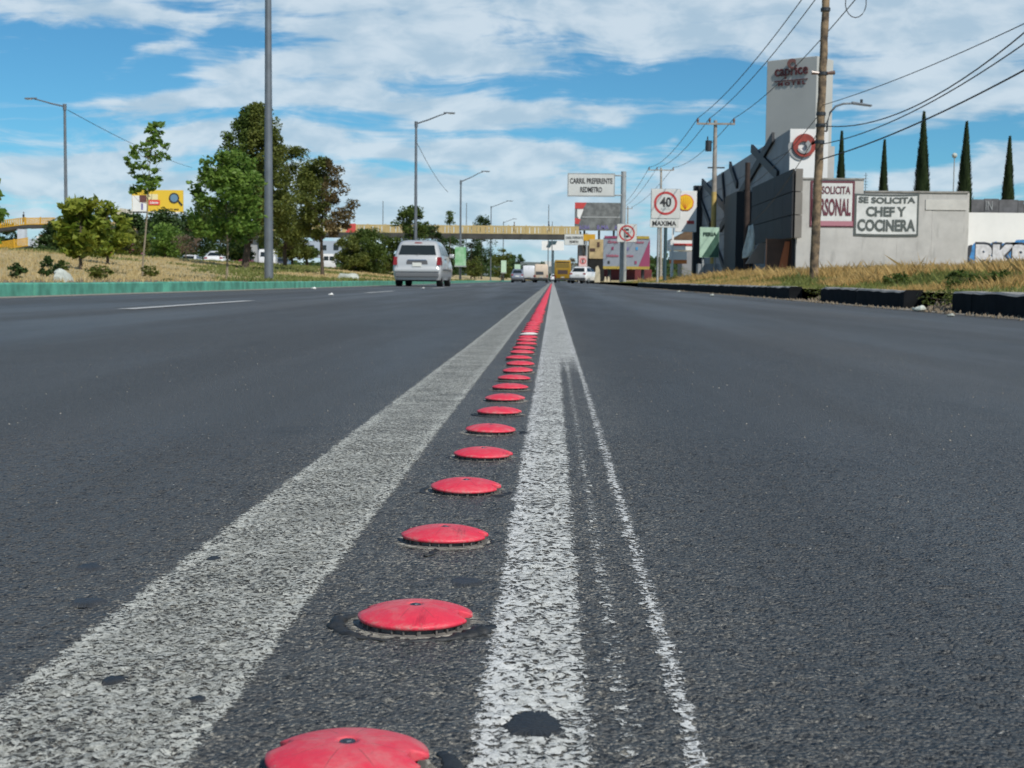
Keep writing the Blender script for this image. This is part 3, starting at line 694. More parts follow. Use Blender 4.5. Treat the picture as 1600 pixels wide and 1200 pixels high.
# median trees
tree_px(222, -9.6, 190, 305, 34, 800, .15, L_BRIGHT, 'tall thin sapling with a sparse narrow crown in front of the yellow billboard', shape='open', clumps=90, trunk=.028, bark=m_barkl, cr=.17, lean=(.35, 0))
tree_px(355, -8.2, 238, 376, 58, 7000, .13, L_BRIGHT, 'bright green young tree with a slim pale trunk left of the tall lamp post', shape='round', clumps=70, trunk=.035, bark=m_barkl, cr=.3)
tree_px(383, -13.5, 163, 374, 96, 34000, .15, L_GREEN, 'biggest tree, dark green with a pointed crown behind the tall lamp post', shape='cone', clumps=260, trunk=.17, cr=.155, m2=L_OLIVE, side=1, lean=(.5, 0))
tree_px(446, -15.5, 228, 384, 68, 22000, .16, L_OLIVE, 'olive green tree right of the tall lamp post, joined to the biggest tree', shape='round', clumps=130, trunk=.12, cr=.22)
tree_px(503, -11.5, 248, 378, 52, 12000, .16, L_OLIVE, 'tree with bronze leaves on its right side and a thin dark trunk', shape='round', clumps=70, trunk=.10, cr=.26, m2=L_RED, side=1)
tree_px(126, -11.5, 302, 396, 36, 1900, .22, L_YEL, 'small yellow green tree with drooping sprays below the left street lamp', shape='round', clumps=36, trunk=.05, cr=.42)
tree_px(168, -13.5, 318, 396, 30, 1700, .22, L_YEL, 'second small yellow green tree, left of the sapling', shape='round', clumps=30, trunk=.05, cr=.42)
tree_px(-34, -13, 262, 380, 34, 2000, .2, L_BRIGHT, 'tree mostly outside the left edge of the photo with leaf tips showing', shape='round', clumps=30, trunk=.06)
for i, (px, L, yt_, hw, m_, lb) in enumerate([
    (206, -42, 334, 26, L_DARK, 'dark bush behind the sapling at the far side of the side road'),
    (248, -42, 332, 34, L_DARK, 'dark round tree under the yellow billboard'),
    (298, -43, 336, 38, L_DARK, 'dark tree right of the yellow billboard'),
    (345, -44, 330, 36, L_DARK, 'dark tree behind the bright green young tree'),
    (150, -44, 335, 40, L_DARK, 'dark tree behind the two yellow green trees'),
    (92, -52, 350, 26, L_DARK, 'dark tree behind the foot of the left street lamp'),
    (66, -50, 391, 24, L_DARK, 'low dark bush right of the pale blue bridge pier'), (18, -50, 400, 30, L_DARK, 'low dark bush under the lower yellow ramp at the left edge'), (12, -75, 352, 22, L_DARK, 'dark tree seen between the two yellow ramps'),
    (410, -40, 372, 34, L_DARK, 'dark bush behind the tall lamp post'), (370, -19, 386, 22, L_GREEN, 'low green bush at the foot of the biggest tree'), (480, -19, 388, 16, L_GREEN, 'low green bush left of the bronze tree trunk'),
    (200, -26, 362, 26, L_OLIVE, 'olive bush left of the sapling trunk'),
    (258, -26, 352, 30, L_BRIGHT, 'low green bush right of the sapling trunk'),
    (456, -20, 380, 24, L_OLIVE, 'small yellowish tree between the lamp post and the bronze tree')]):
    tree_px(px, L, yt_, 402, hw*1.15, 6500 if L < -30 else 3600, .34 if L < -30 else .2, m_, lb, cat='tree', shape='round', clumps=60, trunk=.12, group='trees and bushes along the side road', cr=.36)
tree_px(291, -24, 366, 396, 24, 900, .12, L_BROWN, 'bare brownish twiggy shrub in front of the dark trees', cat='shrub', name='shrub', clumps=40, trunk=.05, cr=.3)
tree_px(572, -14, 362, 424, 40, 12000, .18, L_GREEN, 'dense green bush left of the silver van', cat='bush', name='bush', clumps=60, trunk=.08, cr=.33)
tree_px(545, -15, 372, 422, 24, 5000, .18, L_OLIVE, 'smaller olive bush next to the bronze tree', cat='bush', name='bush', clumps=30, trunk=.06, cr=.4)
tree_px(604, -13, 372, 426, 22, 4500, .18, L_OLIVE, 'bush half hidden by the left side of the silver van', cat='bush', name='bush', clumps=30, trunk=.06, cr=.4)
tree_px(641, -11, 320, 396, 30, 7000, .2, L_GREEN, 'green tree with two tufts rising behind the silver van', clumps=60, trunk=.12, cr=.3)
tree_px(674, -12, 348, 400, 18, 3000, .2, L_DARK, 'dark tree just right of the green tree behind the van', clumps=30, trunk=.1, cr=.4)
tree_px(703, -10, 330, 350, 10, 500, .2, L_GREEN, 'thin tree with a small round tuft high above the bridge rail', clumps=14, trunk=.05, cr=.5)
tree_px(702, -11, 362, 430, 16, 3000, .25, L_DARK, 'dark tree behind the left green banner', clumps=30, trunk=.1, cr=.4)
tree_px(736, -11, 358, 424, 20, 3400, .25, L_DARK, 'dark tree between the green banner and the tall dark tree', clumps=40, trunk=.1, cr=.4)
tree_px(752, -10.4, 340, 420, 24, 6500, .25, L_DARK, 'tall dark tree standing in front of the footbridge right of the green banner', clumps=60, trunk=.13, cr=.34)
tree_px(742, -9, 404, 432, 16, 1800, .22, L_OLIVE, 'low olive bush at the foot of the tall dark tree', cat='bush', name='bush', clumps=24, trunk=.05)
tree_px(784, -10, 390, 434, 16, 2600, .3, L_OLIVE, 'olive tree under the footbridge', Y=225, clumps=34, trunk=.13)
tree_px(811, -9.5, 402, 436, 13, 2000, .35, L_DARK, 'dark tree under the footbridge, left of the white truck', Y=290, clumps=24, trunk=.13)
tree_px(849, -5, 410, 438, 9, 1200, .4, L_DARK, 'small far tree behind the cream truck', Y=380, clumps=20, trunk=.13)
tree_px(893, 6, 404, 436, 10, 1000, .3, L_RED, 'brownish far tree right of the gold bus', Y=330, clumps=20, trunk=.13)
# cypresses
def cypress(px, ytop, Y, hw, label):
    x = P(px, 300, Y).x; z0 = gzf(x, Y); zt = P(px, ytop, Y).z; r0 = hw*1.4/F*Y; root = empty('cypress', (x, Y, z0), label, 'cypress', 'cypresses behind the motel wall')
    n = 9000; t = rng.random(n)**1.15; a = rng.random(n)*2*math.pi; env = np.minimum(1, (1-t)*1.25)**.82*(.85+.15*np.sin(a*5+t*23))
    rr = r0*env*(.72+.33*rng.random(n)); zz = z0+.5+(zt-z0-.5)*t
    C_ = np.stack([x+rr*np.cos(a), Y+rr*np.sin(a), zz], 1)
    out = np.stack([np.cos(a)*.35, np.sin(a)*.35, np.ones(n)], 1); out /= np.linalg.norm(out, axis=1)[:, None]
    sd = np.stack([-np.sin(a), np.cos(a), np.zeros(n)], 1); s = (.16*rng.uniform(.7, 1.3, n))[:, None]
    V_ = np.stack([C_-out*s, C_+sd*s*.3, C_+out*s, C_-sd*s*.3], 1).reshape(-1, 3)
    npmesh('crown', V_, np.arange(4*n).reshape(-1, 4), L_CYP, root, (x, Y, z0))
    mb = MB().cyl((x, Y, z0-.1), (x, Y, z0+(zt-z0)*.4), r0*.6, r0*.5, 10); mb.cyl((x, Y, z0+(zt-z0)*.4), (x, Y, zt-.4), r0*.5, .02, 10)
    mb.build('inner_foliage', L_CYP, root); MB().cyl((x, Y, z0-.1), (x, Y, z0+.9), .14, .11, 8).build('trunk', m_bark, root)
cypress(1313, 209, 72, 8.5, 'thin cypress nearest the power pole, above the first banner')
cypress(1380, 222, 74, 8.5, 'short thin cypress above the chef banner')
cypress(1440, 179, 66, 13, 'tallest and thickest cypress, right of the chef banner')
cypress(1507, 194, 68, 12.5, 'tall thick cypress beside the thin round lamp at the end of the grey wall')
cypress(1575, 217, 70, 10.5, 'rightmost cypress above the white graffiti wall')

# grasses
def blades(name, xs, ys, h, w, m, label, lean=.35, per=3):
    n = len(xs); xs = np.repeat(xs, per)+rng.normal(size=n*per)*.035; ys = np.repeat(ys, per)+rng.normal(size=n*per)*.035
    h = np.repeat(h, per)*rng.uniform(.5, 1.15, n*per); w = np.repeat(w, per); zz = gz(xs, ys)-.01; n = n*per
    a = rng.random(n)*2*math.pi; dx = np.cos(a)*w; dy = np.sin(a)*w*.4; lx = rng.normal(size=n)*lean*h; ly = rng.normal(size=n)*lean*h
    V_ = np.empty((n, 4, 3)); V_[:, 0] = np.stack([xs-dx, ys-dy, zz], 1); V_[:, 1] = np.stack([xs+dx, ys+dy, zz], 1)
    V_[:, 2] = np.stack([xs+dx*.6+lx*.45, ys+dy+ly*.4, zz+h*.6], 1); V_[:, 3] = np.stack([xs+lx, ys+ly, zz+h], 1)
    tag(npmesh(name, V_.reshape(-1, 3), np.arange(4*n).reshape(-1, 4), m), label, kind='stuff')
def scatter(n, x0, x1, d0, d1, ang=True):
    """uniform over the ground strip, thinning with distance"""
    y = d0*(d1/d0)**rng.random(n); x = x0+(x1-x0)*rng.random(n); return x, y
# right verge: tall dry grass
x, y = scatter(62000, 4.25, 15.5, 10, 90); k = (x/y > .04) & (x/y < .42)
x, y = x[k], y[k]; pn = vn(x*.55, y*.28, 21); edge = sm((x-4.2)/2.2)
hh = (.08+.23*edge)*(.6+.7*pn)*(1+.35*(rng.random(len(x)) > .94))
dist = sm((y-46)/20)
g = (pn < .28+.5*dist) | ((x < 6.4) & (vn(x*.9, y*.5, 33) > .48))
blades('dry_grass', x[~g], y[~g], hh[~g], .0014+.00011*y[~g], L_GOLD, 'tall dry straw coloured grass on the right verge', per=4)
blades('green_weeds', x[g], y[g], hh[g]*.62, .003+.00022*y[g], L_GRASS, 'green weeds among the dry grass on the right verge', per=3)
# median: short dry turf
x, y = scatter(26000, -24, -7.15, 15, 130); k = (x/y > -.42); x, y = x[k], y[k]; pn = vn(x*.4, y*.2, 41); hh = .05+.09*pn
g = (vn(x*.3+5, y*.12, 43)+sm((y-34)/40)*.10+.30*sm((x+9)/1.5)*sm((y-24)/12) > .74)
blades('dry_grass', x[~g], y[~g], hh[~g]*1.0, .003+.0003*y[~g], L_DRY, 'short dry yellow grass on the left median', per=2)
blades('green_grass', x[g], y[g], hh[g]*1.5, .004+.0004*y[g], L_GRASS, 'green grass tufts on the left median', per=3)
# weeds and rocks
def weed(px, L, ytop, hw, m, label, n=350, leaf=.07, Y=None, **k): k.pop('yb', 0); return tree_px(px, L, ytop, None, hw, n, leaf, m, label, Y=Y, cat='weed', name='weed', clumps=30, trunk=.008, cr=.3, shape='open', **k)
WG = 'leafy weeds on the left median'
weed(27, -8.8, 411, 15, L_DARK, 'small dark weed near the left edge above the green kerb', group=WG, yb=418)
weed(76, -9.2, 402, 15, L_DARK, 'bushy dark weed left of the pale rock', n=500, group=WG, yb=418)
weed(98, -10.5, 405, 9, L_GREEN, 'low weed behind the pale rock', group=WG, yb=416)
weed(152, -8.3, 416, 20, L_OLIVE, 'olive weed right of the pale rock', n=500, group=WG, yb=428)
weed(234, -9.0, 414, 14, L_OLIVE, 'grey green weed at the foot of the sapling', group=WG, yb=422)
weed(262, -7.6, 436, 9, L_GREEN, 'weed hanging over a joint of the green kerb', n=160, leaf=.05, group=WG, yb=441)
WR = 'weeds along the broken black kerb'
for i, (px, L, yt_, hw, m_, lb) in enumerate([(1500, 4.9, 425, 26, L_GREEN, 'green weed on the verge above the nearer kerb gap'), (1560, 5.2, 424, 26, L_GREEN, 'wide green weed on the verge near the right edge'), (1405, 5.2, 428, 24, L_GREEN, 'low green weed left of the nearer kerb gap'),
        (1065, 5.6, 418, 20, L_OLIVE, 'olive weed clump near the foot of the speed sign')]):
    weed(px, L, yt_, hw, m_, lb, n=700, leaf=.045, group=WR)
tree(4.16, 14.75, .0, .22, .03, .36, 420, .035, L_OLIVE, 'trailing weed filling the nearer gap in the black kerb', cat='weed', name='weed', group=WR, shape='open', clumps=50, trunk=.008, cr=.3, bark=m_bark)
tree(4.16, 21.6, .0, .20, .03, .30, 300, .035, L_OLIVE, 'small weed in the farther gap of the black kerb', cat='weed', name='weed', group=WR, shape='open', clumps=40, trunk=.008, cr=.3)
def rock(px, L, Y, w, h, m, label, name='rock', cat='rock', seed=1, dz=0):
    x = P(px, 430, Y).x if L is None else L; rnd = random.Random(seed); mb = MB().sph((0, 0, 0), 1, 12, 8)
    vs = []
    for a, b, c in mb.v:
        q = 1+.18*math.sin(a*3+seed)+.14*math.sin(b*4+seed*2)+.1*math.sin(c*5+a*4); vs.append((x+a*q*w/2, Y+b*q*w/2.5, gzf(x, Y)+dz+max(-.3, c)*q*h))
    mb.v = vs; return tag(mb.build(name, m, smooth=True), label, cat)
m_rockg = mat('pale_rock', (.46, .49, .44), .9, var=.3, vs=5, bump=.02, bs=14)
rock(99, -7.75, DL(99, -7.75), .36, .20, m_rockg, 'pale greenish white boulder on the median right behind the green kerb', seed=3)
rock(545, None, 56, .9, .35, m_rockg, 'pale stone in the grass behind the green kerb near the bushes', seed=5)
m_litter = mat('litter_white', (.75, .74, .70), .8, var=.2)
for i, (px, py, s, lb) in enumerate([(517, 462, .09, 'small white scrap of litter on the left lane'), (490, 452, .11, 'pinkish scrap of litter by the green kerb'), (661, 451, .08, 'white scrap of litter on the road by the van'),
        (217, 457, .09, 'white stone against the green kerb, left of the joint'), (240, 456, .09, 'pale flat stone against the green kerb, nearest the joint'), (1060, 457, .1, 'white stone at the far end of the black kerb'),
        (1112, 463, .1, 'pale stone in the dust along the black kerb'), (1436, 487, .13, 'grey broken kerb lump in the nearer kerb gap'), (1485, 495, .06, 'yellowish pebble in front of the black kerb')]):
    c = PG(px, py); mb = MB().sph((0, 0, 0), 1, 8, 5); mb.v = [(c.x+a*s/2*(1+.3*math.sin(b*5+i)), c.y+b*s/2, max(-.005, s*.22*(1+c_)*(1+.3*math.sin(a*4)))) for a, b, c_ in mb.v]
    tag(mb.build('litter' if i < 3 else 'stone', m_litter if i < 3 else m_rockg, smooth=True), lb, 'litter' if i < 3 else 'stone')
# rubble and soil spilling at the kerb gaps and the back of the kerb
def crumbs(name, n, x0, x1, y0, y1, smin, smax, m, label, zf):
    V_ = []; F_ = []; tet = np.array([(1, 0, -.4), (-.6, .8, -.4), (-.5, -.9, -.4), (.1, .1, .8)])
    x = rng.uniform(x0, x1, n); y = y0*(y1/y0)**rng.random(n); s = rng.uniform(smin, smax, n)
    for i in range(n):
        t = tet*s[i]*rng.uniform(.6, 1.3, (4, 1)); V_.append(t+(x[i], y[i], zf(x[i], y[i])+s[i]*.3)); k = i*4; F_ += [(k, k+1, k+3), (k+1, k+2, k+3), (k+2, k, k+3), (k, k+2, k+1)]
    tag(npmesh(name, np.concatenate(V_), F_, m), label, kind='stuff')
m_clod = mat('soil_clods', (.2, .16, .11), .95, var=.5, vs=20)
crumbs('gravel', 900, KR-.28, KR, 8, 60, .008, .035, m_clod, 'gravel and soil along the foot of the black kerb', lambda a, b: 0)
crumbs('rubble', 160, KR-.1, KR+.35, 14.2, 15.4, .015, .06, m_clod, 'rubble in the nearer kerb gap', lambda a, b: .0+max(0, a-KR)*.4)
crumbs('rubble', 80, KR-.05, KR+.35, 21.2, 22.2, .015, .05, m_clod, 'rubble in the farther kerb gap', lambda a, b: .0+max(0, a-KR)*.4)
crumbs('soil_clods', 1500, KL-1.4, KL-.25, 15, 70, .01, .05, m_clod, 'clods of soil behind the green kerb', lambda a, b: gzf(a, b))

# ================================================================== STREET LAMPS AND POLES
m_galv = mat('galvanised_pole', (.17, .19, .21), .45, metal=.35, var=.2, vs=2)
m_lampgl = mat('lamp_lens', (.7, .7, .66), .3)
LG = 'street lamps along the avenue'
def lamp_post(px, L, ytop, side, label, arm_dx, arm_dy, r=.085, Y=None):
    Y = Y or DL(px, L); b = P(px, 430, Y); x = b.x; z0 = gzf(x, Y); zt = P(px, ytop, Y).z
    root = empty('street_lamp', (x, Y, z0), label, 'street lamp', LG)
    MB().cyl((x, Y, z0-.05), (x, Y, zt), r*1.25, r*.8, 12).build('pole', m_galv, root, smooth=True)
    MB().box((x, Y, z0+.02), (.4, .4, .05)).build('base_plate', m_galv, root)
    mb = MB().cyl((x, Y, zt-.25), (x, Y, zt+.08), r*1.15, r*1.15, 12); mb.build('pole_cap', m_galv, root, smooth=True)
    ax, az = arm_dx/F*Y, arm_dy/F*Y
    MB().tube([(x, Y, zt-.05), (x+ax*.35, Y, zt+az*.45-.05), (x+ax*.62, Y, zt+az*.85-.03), (x+ax*.78, Y, zt+az*.98)], [.045, .04, .035, .03], 8).build('arm', m_galv, root, smooth=True)
    hx0, hx1 = x+ax*.72, x+ax*1.02; zz = zt+az
    h = MB(); h.add([(hx0, Y-.06, zz), (hx0, Y+.06, zz), (hx1, Y+.14, zz-.02), (hx1, Y-.14, zz-.02), (hx0, Y-.05, zz+.07), (hx0, Y+.05, zz+.07), (hx1, Y+.10, zz+.05), (hx1, Y-.10, zz+.05)],
        [(0, 1, 2, 3), (7, 6, 5, 4), (0, 4, 5, 1), (1, 5, 6, 2), (2, 6, 7, 3), (3, 7, 4, 0)]); ho = h.build('lamp_head', m_galv, root, bevel=.01)
    MB().box(((hx0+hx1*2)/3, Y, zz-.03), (abs(hx1-hx0)*.5, .16, .02)).build('lens', m_lampgl, ho)
    return x, Y, z0, zt
lamp_post(104.5, -26.3, 165, -1, 'leftmost street lamp, its arm pointing left, rising behind the small yellow green trees', -61, 10)
bx, by, bz, bt = lamp_post(420, -8.0, -60, 1, 'thick tall lamp post in front of the biggest tree, its top outside the photo', 110, 30, r=.105)
lamp_post(649, -8.0, 192, 1, 'tall street lamp right above the silver van, its arm pointing right', 59, 15)
lamp_post(719, -8.0, 283, 1, 'street lamp with a green banner on it, next beyond the one above the van', 44, 15)
lamp_post(766.5, -8.0, 323, 1, 'distant street lamp right of the tall dark tree with a thin curved arm', 33, 9, r=.07)
lamp_post(786, -8.0, 347, 1, 'farthest street lamp with an arm, barely visible over the bridge', 20, 5, r=.07)
for px, yt_, lb in ((598.5, 314, 'thin distant mast above the bridge left of the van'), (729, 317, 'thin distant mast between two street lamps'), (857.5, 320, 'thin distant mast above the person on the bridge'), (863, 346, 'very faint short mast near the right end of the bridge')):
    Y = 330; c = P(px, yt_, Y); tag(MB().cyl((c.x, Y, -.2), (c.x, Y, c.z), .14, .08, 8).build('mast', m_galv), lb, 'mast', 'thin distant masts')
m_wire = mat('wire', (.03, .03, .032), .6)
def wire(a, b, sag, label, r=.012, group='overhead cables', n=18):
    a = Vector(a); b = Vector(b); pts_ = [a.lerp(b, i/n)-Vector((0, 0, sag*4*(i/n)*(1-i/n))) for i in range(n+1)]
    tag(MB().tube(pts_, r, 5).build('cable', m_wire, smooth='all'), label, 'cable', group)
wire(P(106, 172, 76), P(300, 262, 150), .3, 'thin cable running down right from the leftmost street lamp', .018)
wire(P(651, 222, 82), P(700, 300, 120), .3, 'thin cable running down right from the lamp above the van', .016)
# lettering and signs share these
m_sign = mat('sign_white', (.62, .63, .60), .6, var=.08, vs=1)
m_black = mat('sign_black', (.03, .03, .032), .6)
m_sred = mat('sign_red', (.52, .06, .055), .5, var=.15, vs=5)
m_spost = mat('sign_post_pale', (.36, .38, .38), .6, metal=.2, var=.15, vs=2)
m_dpost = mat('sign_post_dark', (.035, .075, .09), .5)
m_white = mat('white_paint', (.78, .78, .76), .6, var=.06, vs=1)
def gantry(px_post, Y, x0, y0, x1, y1, l1, l2, label, ytop, pw, group):
    c, w, h = rect(x0, y0, x1, y1, Y); pc = P(px_post, 430, Y); z0 = gzf(pc.x, Y); zt = P(px_post, ytop, Y).z
    root = empty('lane_sign', (pc.x, Y, z0), label, 'road sign', group)
    r = pw/2/F*Y
    MB().cyl((pc.x, Y, z0-.1), (pc.x, Y, zt), r*1.05, r, 16).build('post', m_spost, root, smooth=True)
    MB().box((c.x, Y-r-.09, c.z), (w, .05, h)).build('sign_frame', m_spost, root)
    pn = MB().box((c.x, Y-r-.122, c.z), (w*.955, .012, h*.90)).build('sign_panel', m_sign, root)
    b = MB()
    for k in (-.42, .42): b.cyl((c.x-w*.3, Y-r*.5, c.z+h*k), (pc.x+r, Y-r*.5, c.z+h*k), .05, .05, 8)
    b.build('bracket_arm', m_spost, root)
    text(l1, w*.90, h*.24, (c.x, Y-r-.134, c.z+h*.17), m_black, pn, bold=.035)
    text(l2, w*.46, h*.24, (c.x, Y-r-.134, c.z-h*.2), m_black, pn, bold=.035)
    return root
gantry(972, DL(972, 4.9), 887, 271.5, 960, 307.5, 'CARRIL PREFERENTE', 'REDMETRO', 'large white lane sign reading CARRIL PREFERENTE REDMETRO on a tall pale post', 268, 8, None)
gantry(916, 166, 882, 366, 912, 383, 'CARRIL PREFERENTE', 'REDMETRO', 'smaller distant white lane sign at the right end of the bridge', 364, 3.2, None)
def rsign(px, Y, x0, y0, x1, y1, kind, label, cat='road sign'):
    c, w, h = rect(x0, y0, x1, y1, Y); z0 = gzf(c.x, Y); root = empty('traffic_sign', (c.x, Y, z0), label, cat)
    MB().box((c.x, Y, c.z), (w, .03, h)).build('sign_panel', m_sign, root, bevel=.012)
    MB().box((c.x, Y+.022, c.z), (w+.04, .012, h+.04)).build('sign_edge', m_spost, root)
    f = Y-.017; r = w*.41
    ring(MB(), (c.x, f, c.z+(.02*h if kind == '40' else 0)), r*.80, r, .006).build('red_ring', m_sred, root)
    if kind == '40':
        text('40', w*.40, h*.34, (c.x, f-.004, c.z+h*.06), m_black, root, bold=.03)
        text('km/h', w*.30, h*.075, (c.x, f-.004, c.z-h*.17), m_spost, root, bold=.0)
    else:
        text('E', w*.26, h*.50, (c.x-w*.02, f-.004, c.z), m_black, root, bold=.05)
        mb = MB(); a = R(-42); d = (math.cos(a), math.sin(a)); nn = (-d[1]*r*.09, d[0]*r*.09); q = r*.9
        mb.poly([(c.x-d[0]*q-nn[0], f-.014, c.z-d[1]*q-nn[1]), (c.x+d[0]*q-nn[0], f-.014, c.z+d[1]*q-nn[1]), (c.x+d[0]*q+nn[0], f-.014, c.z+d[1]*q+nn[1]), (c.x-d[0]*q+nn[0], f-.014, c.z-d[1]*q+nn[1])], (0, .006, 0)).build('red_slash', m_sred, root)
    return root, c, w, h, z0
Yg = DL(972, 4.9)-.6
root, c, w, h, z0 = rsign(979, Yg, 964.5, 350.5, 994.5, 378, 'E', 'square no parking sign, a crossed out E in a red ring, on the pale post')
MB().cyl((c.x-.12, Yg+.1, z0-.1), (c.x-.12, Yg+.1, c.z+.4), .13, .13, 14).build('post', m_spost, root, smooth=True)
Ys = 62.5
root, c, w, h, z0 = rsign(1040, Ys, 1018, 296, 1062, 341, '40', 'square speed limit sign with 40 in a red ring, MAXIMA plate below')
c2, w2, h2 = rect(1016, 342.5, 1060, 355.5, Ys); pl = MB().box((c2.x, Ys, c2.z), (w2, .03, h2)).build('name_plate', m_sign, root, bevel=.01)
text('MAXIMA', w2*.84, h2*.58, (c2.x, Ys-.021, c2.z), m_black, pl, bold=.03)
cc_ = P(1039.5, 400, Ys); MB().cyl((cc_.x, Ys+.07, z0-.1), (cc_.x, Ys+.07, c.z+.4), .075, .075, 12).build('post', m_dpost, root, smooth=True)
cc_ = P(1028, 400, Ys); MB().cyl((cc_.x, Ys+.07, z0-.1), (cc_.x, Ys+.07, c.z+.3), .05, .05, 12).build('post', m_spost, root, smooth=True)

# ------------------------------------------------------------------ power poles
m_wood = mat('pole_wood', (.26, .185, .11), .9, var=.3, vs=5, bump=.01, bs=30, col2=(.05, .04, .032))
m_pcon = mat('pole_concrete', (.34, .31, .27), .9, var=.3, vs=3)
m_pyel = mat('pole_yellowed', (.50, .36, .12), .9, var=.2, vs=3)
m_steel = mat('dark_steel', (.05, .055, .06), .5, metal=.5)
m_insul = mat('insulator', (.16, .10, .08), .3)
PGp = 'power poles on the right'
Y1 = DL(1280, 6.5); x1 = P(1281, 380, Y1).x; z0 = gzf(x1, Y1)
p1 = empty('power_pole', (x1, Y1, z0), 'near weathered power pole with flaking bark, in front of the first banner', 'power pole', PGp)
top1 = P(1293, -110, Y1); tk = MB(); NN = 26; pp = []; rr = []
foot = P(1272.5, 412, Y1); up = P(1290.5, 0, Y1)
for i in range(NN+1):
    t = i/NN; z = z0-.1+(top1.z-z0+.1)*t; q = (z-foot.z)/(up.z-foot.z); pp.append((foot.x+(up.x-foot.x)*q+.006*math.sin(i*2.3), Y1, z)); rr.append(.112*(1-.26*t)*(1+.05*math.sin(i*3.1)))
tk.tube(pp, rr, 14).build('pole', m_wood, p1, smooth=True)
def onp1(py): 
    q = (P(1280, py, Y1).z-foot.z)/(up.z-foot.z); return Vector((foot.x+(up.x-foot.x)*q, Y1, P(1280, py, Y1).z))
for py in (15, 115, 178, 196, 222):
    q = onp1(py); MB().cyl(q-Vector((0, 0, .04)), q+Vector((0, 0, .04)), .115, .115, 14).build('steel_band', m_steel, p1)
q = onp1(115)
for s in (-1, 1): MB().cyl(q+Vector((s*.1, -.05, 0)), q+Vector((s*.28, -.05, .02)), .035, .05, 8).build('insulator', m_insul, p1)
q = onp1(12); mb = MB(); mb.tube([q+Vector((.7+.25*math.cos(R(a)), -.1, .1+.35*math.sin(R(a)))) for a in range(150, 391, 20)], .012, 5).build('wire_loop', m_wire, p1)
mb = MB().box((pp[-1][0], Y1-.18, top1.z-.3), (2.6, .1, .12)); mb.build('crossarm', m_steel, p1)
# its lamp arm
sl_ = empty('street_lamp', tuple(onp1(200)), 'curved lamp arm and flat lamp head clamped to the near power pole', 'street lamp')
a = onp1(205); pth = [P(1292, 205, Y1), P(1293, 190, Y1), P(1297, 176, Y1), P(1306, 166, Y1), P(1318, 162, Y1), P(1334, 161.5, Y1)]
MB().tube(pth, .024, 8).build('arm', m_galv, sl_, smooth='all')
MB().tube([P(1283, 193, Y1), P(1293, 193, Y1)], .02, 6).build('clamp', m_steel, sl_); MB().tube([P(1283, 205, Y1), P(1292, 205, Y1)], .02, 6).build('clamp', m_steel, sl_)
h0, h1 = P(1331, 161, Y1), P(1362, 165, Y1); hd = MB(); 
hd.add([(h0.x, Y1-.04, h0.z-.03), (h0.x, Y1+.04, h0.z-.03), (h1.x, Y1+.1, h1.z-.02), (h1.x, Y1-.1, h1.z-.02), (h0.x, Y1-.04, h0.z+.04), (h0.x, Y1+.04, h0.z+.04), (h1.x, Y1+.06, h1.z+.015), (h1.x, Y1-.06, h1.z+.015)], [(0, 1, 2, 3), (7, 6, 5, 4), (0, 4, 5, 1), (1, 5, 6, 2), (2, 6, 7, 3), (3, 7, 4, 0)])
hd.build('lamp_head', m_galv, sl_, bevel=.01); q = P(1346, 160.5, Y1); MB().cyl(q, q+Vector((0, 0, .08)), .035, .03, 10).build('photocell', m_steel, sl_)
def tpole(px, Y, ytop, yarm, x0a, x1a, label, r=.13, yellow=None, xt=None):
    xb = P(px, 400, Y).x; z0 = gzf(xb, Y); zt = P(px, ytop, Y).z; root = empty('power_pole', (xb, Y, z0), label, 'power pole', PGp)
    tx = P(xt or px, ytop, Y).x
    if yellow:
        zy = P(px, yellow, Y).z; xm = xb+(tx-xb)*(zy-z0)/(zt-z0)
        MB().cyl((xb, Y, z0-.1), (xm, Y, zy), r, r*.9, 12).build('pole_foot', m_pyel, root, smooth=True); MB().cyl((xm, Y, zy), (tx, Y, zt), r*.9, r*.6, 12).build('pole', m_pcon, root, smooth=True)
    else: MB().cyl((xb, Y, z0-.1), (tx, Y, zt), r, r*.6, 12).build('pole', m_pcon, root, smooth=True)
    a = P(x0a, yarm, Y); b = P(x1a, yarm, Y); za = (a.z+b.z)/2
    MB().box(((a.x+b.x)/2, Y-r, za), (b.x-a.x, .09, .10)).build('crossarm', m_pcon, root); res = []
    for t in (.03, .34, .97):
        q = Vector((a.x+(b.x-a.x)*t, Y-r, za+.05)); mb = MB().cyl(q, q+Vector((0, 0, .12)), .05, .06, 8); mb.cyl(q+Vector((0, 0, .12)), q+Vector((0, 0, .25)), .08, .04, 8); mb.build('insulator', m_insul, root); res.append(q+Vector((0, 0, .25)))
    return root, res
Y2 = DL(1117, 8.7)
p2, i2 = tpole(1114, Y2, 188, 194, 1088, 1148, 'second power pole with a wide crossarm and a yellowed lower half', r=.15, yellow=300, xt=1118)
q = P(1107, 228, Y2); mb = MB().cyl(q-Vector((0, 0, .28)), q+Vector((0, 0, .28)), .17, .17, 14); mb.cyl(q+Vector((-.05, 0, .28)), q+Vector((-.05, 0, .5)), .04, .03, 8); mb.build('transformer', m_steel, p2, smooth=True)
MB().box(P(1119, 262, Y2)+Vector((0, 0, 0)), (.9, .07, .07)).build('lower_crossarm', m_steel, p2)
Y3 = 148
p3, i3 = tpole(1033, Y3, 262, 266, 1013, 1053, 'third power pole with a crossarm, above the speed limit sign', r=.16)
p4, i4 = tpole(981, 235, 322, 326, 968, 988, 'far power pole with a tiny crossarm right of the tall sign post', r=.16)
HV = 'high voltage cables'
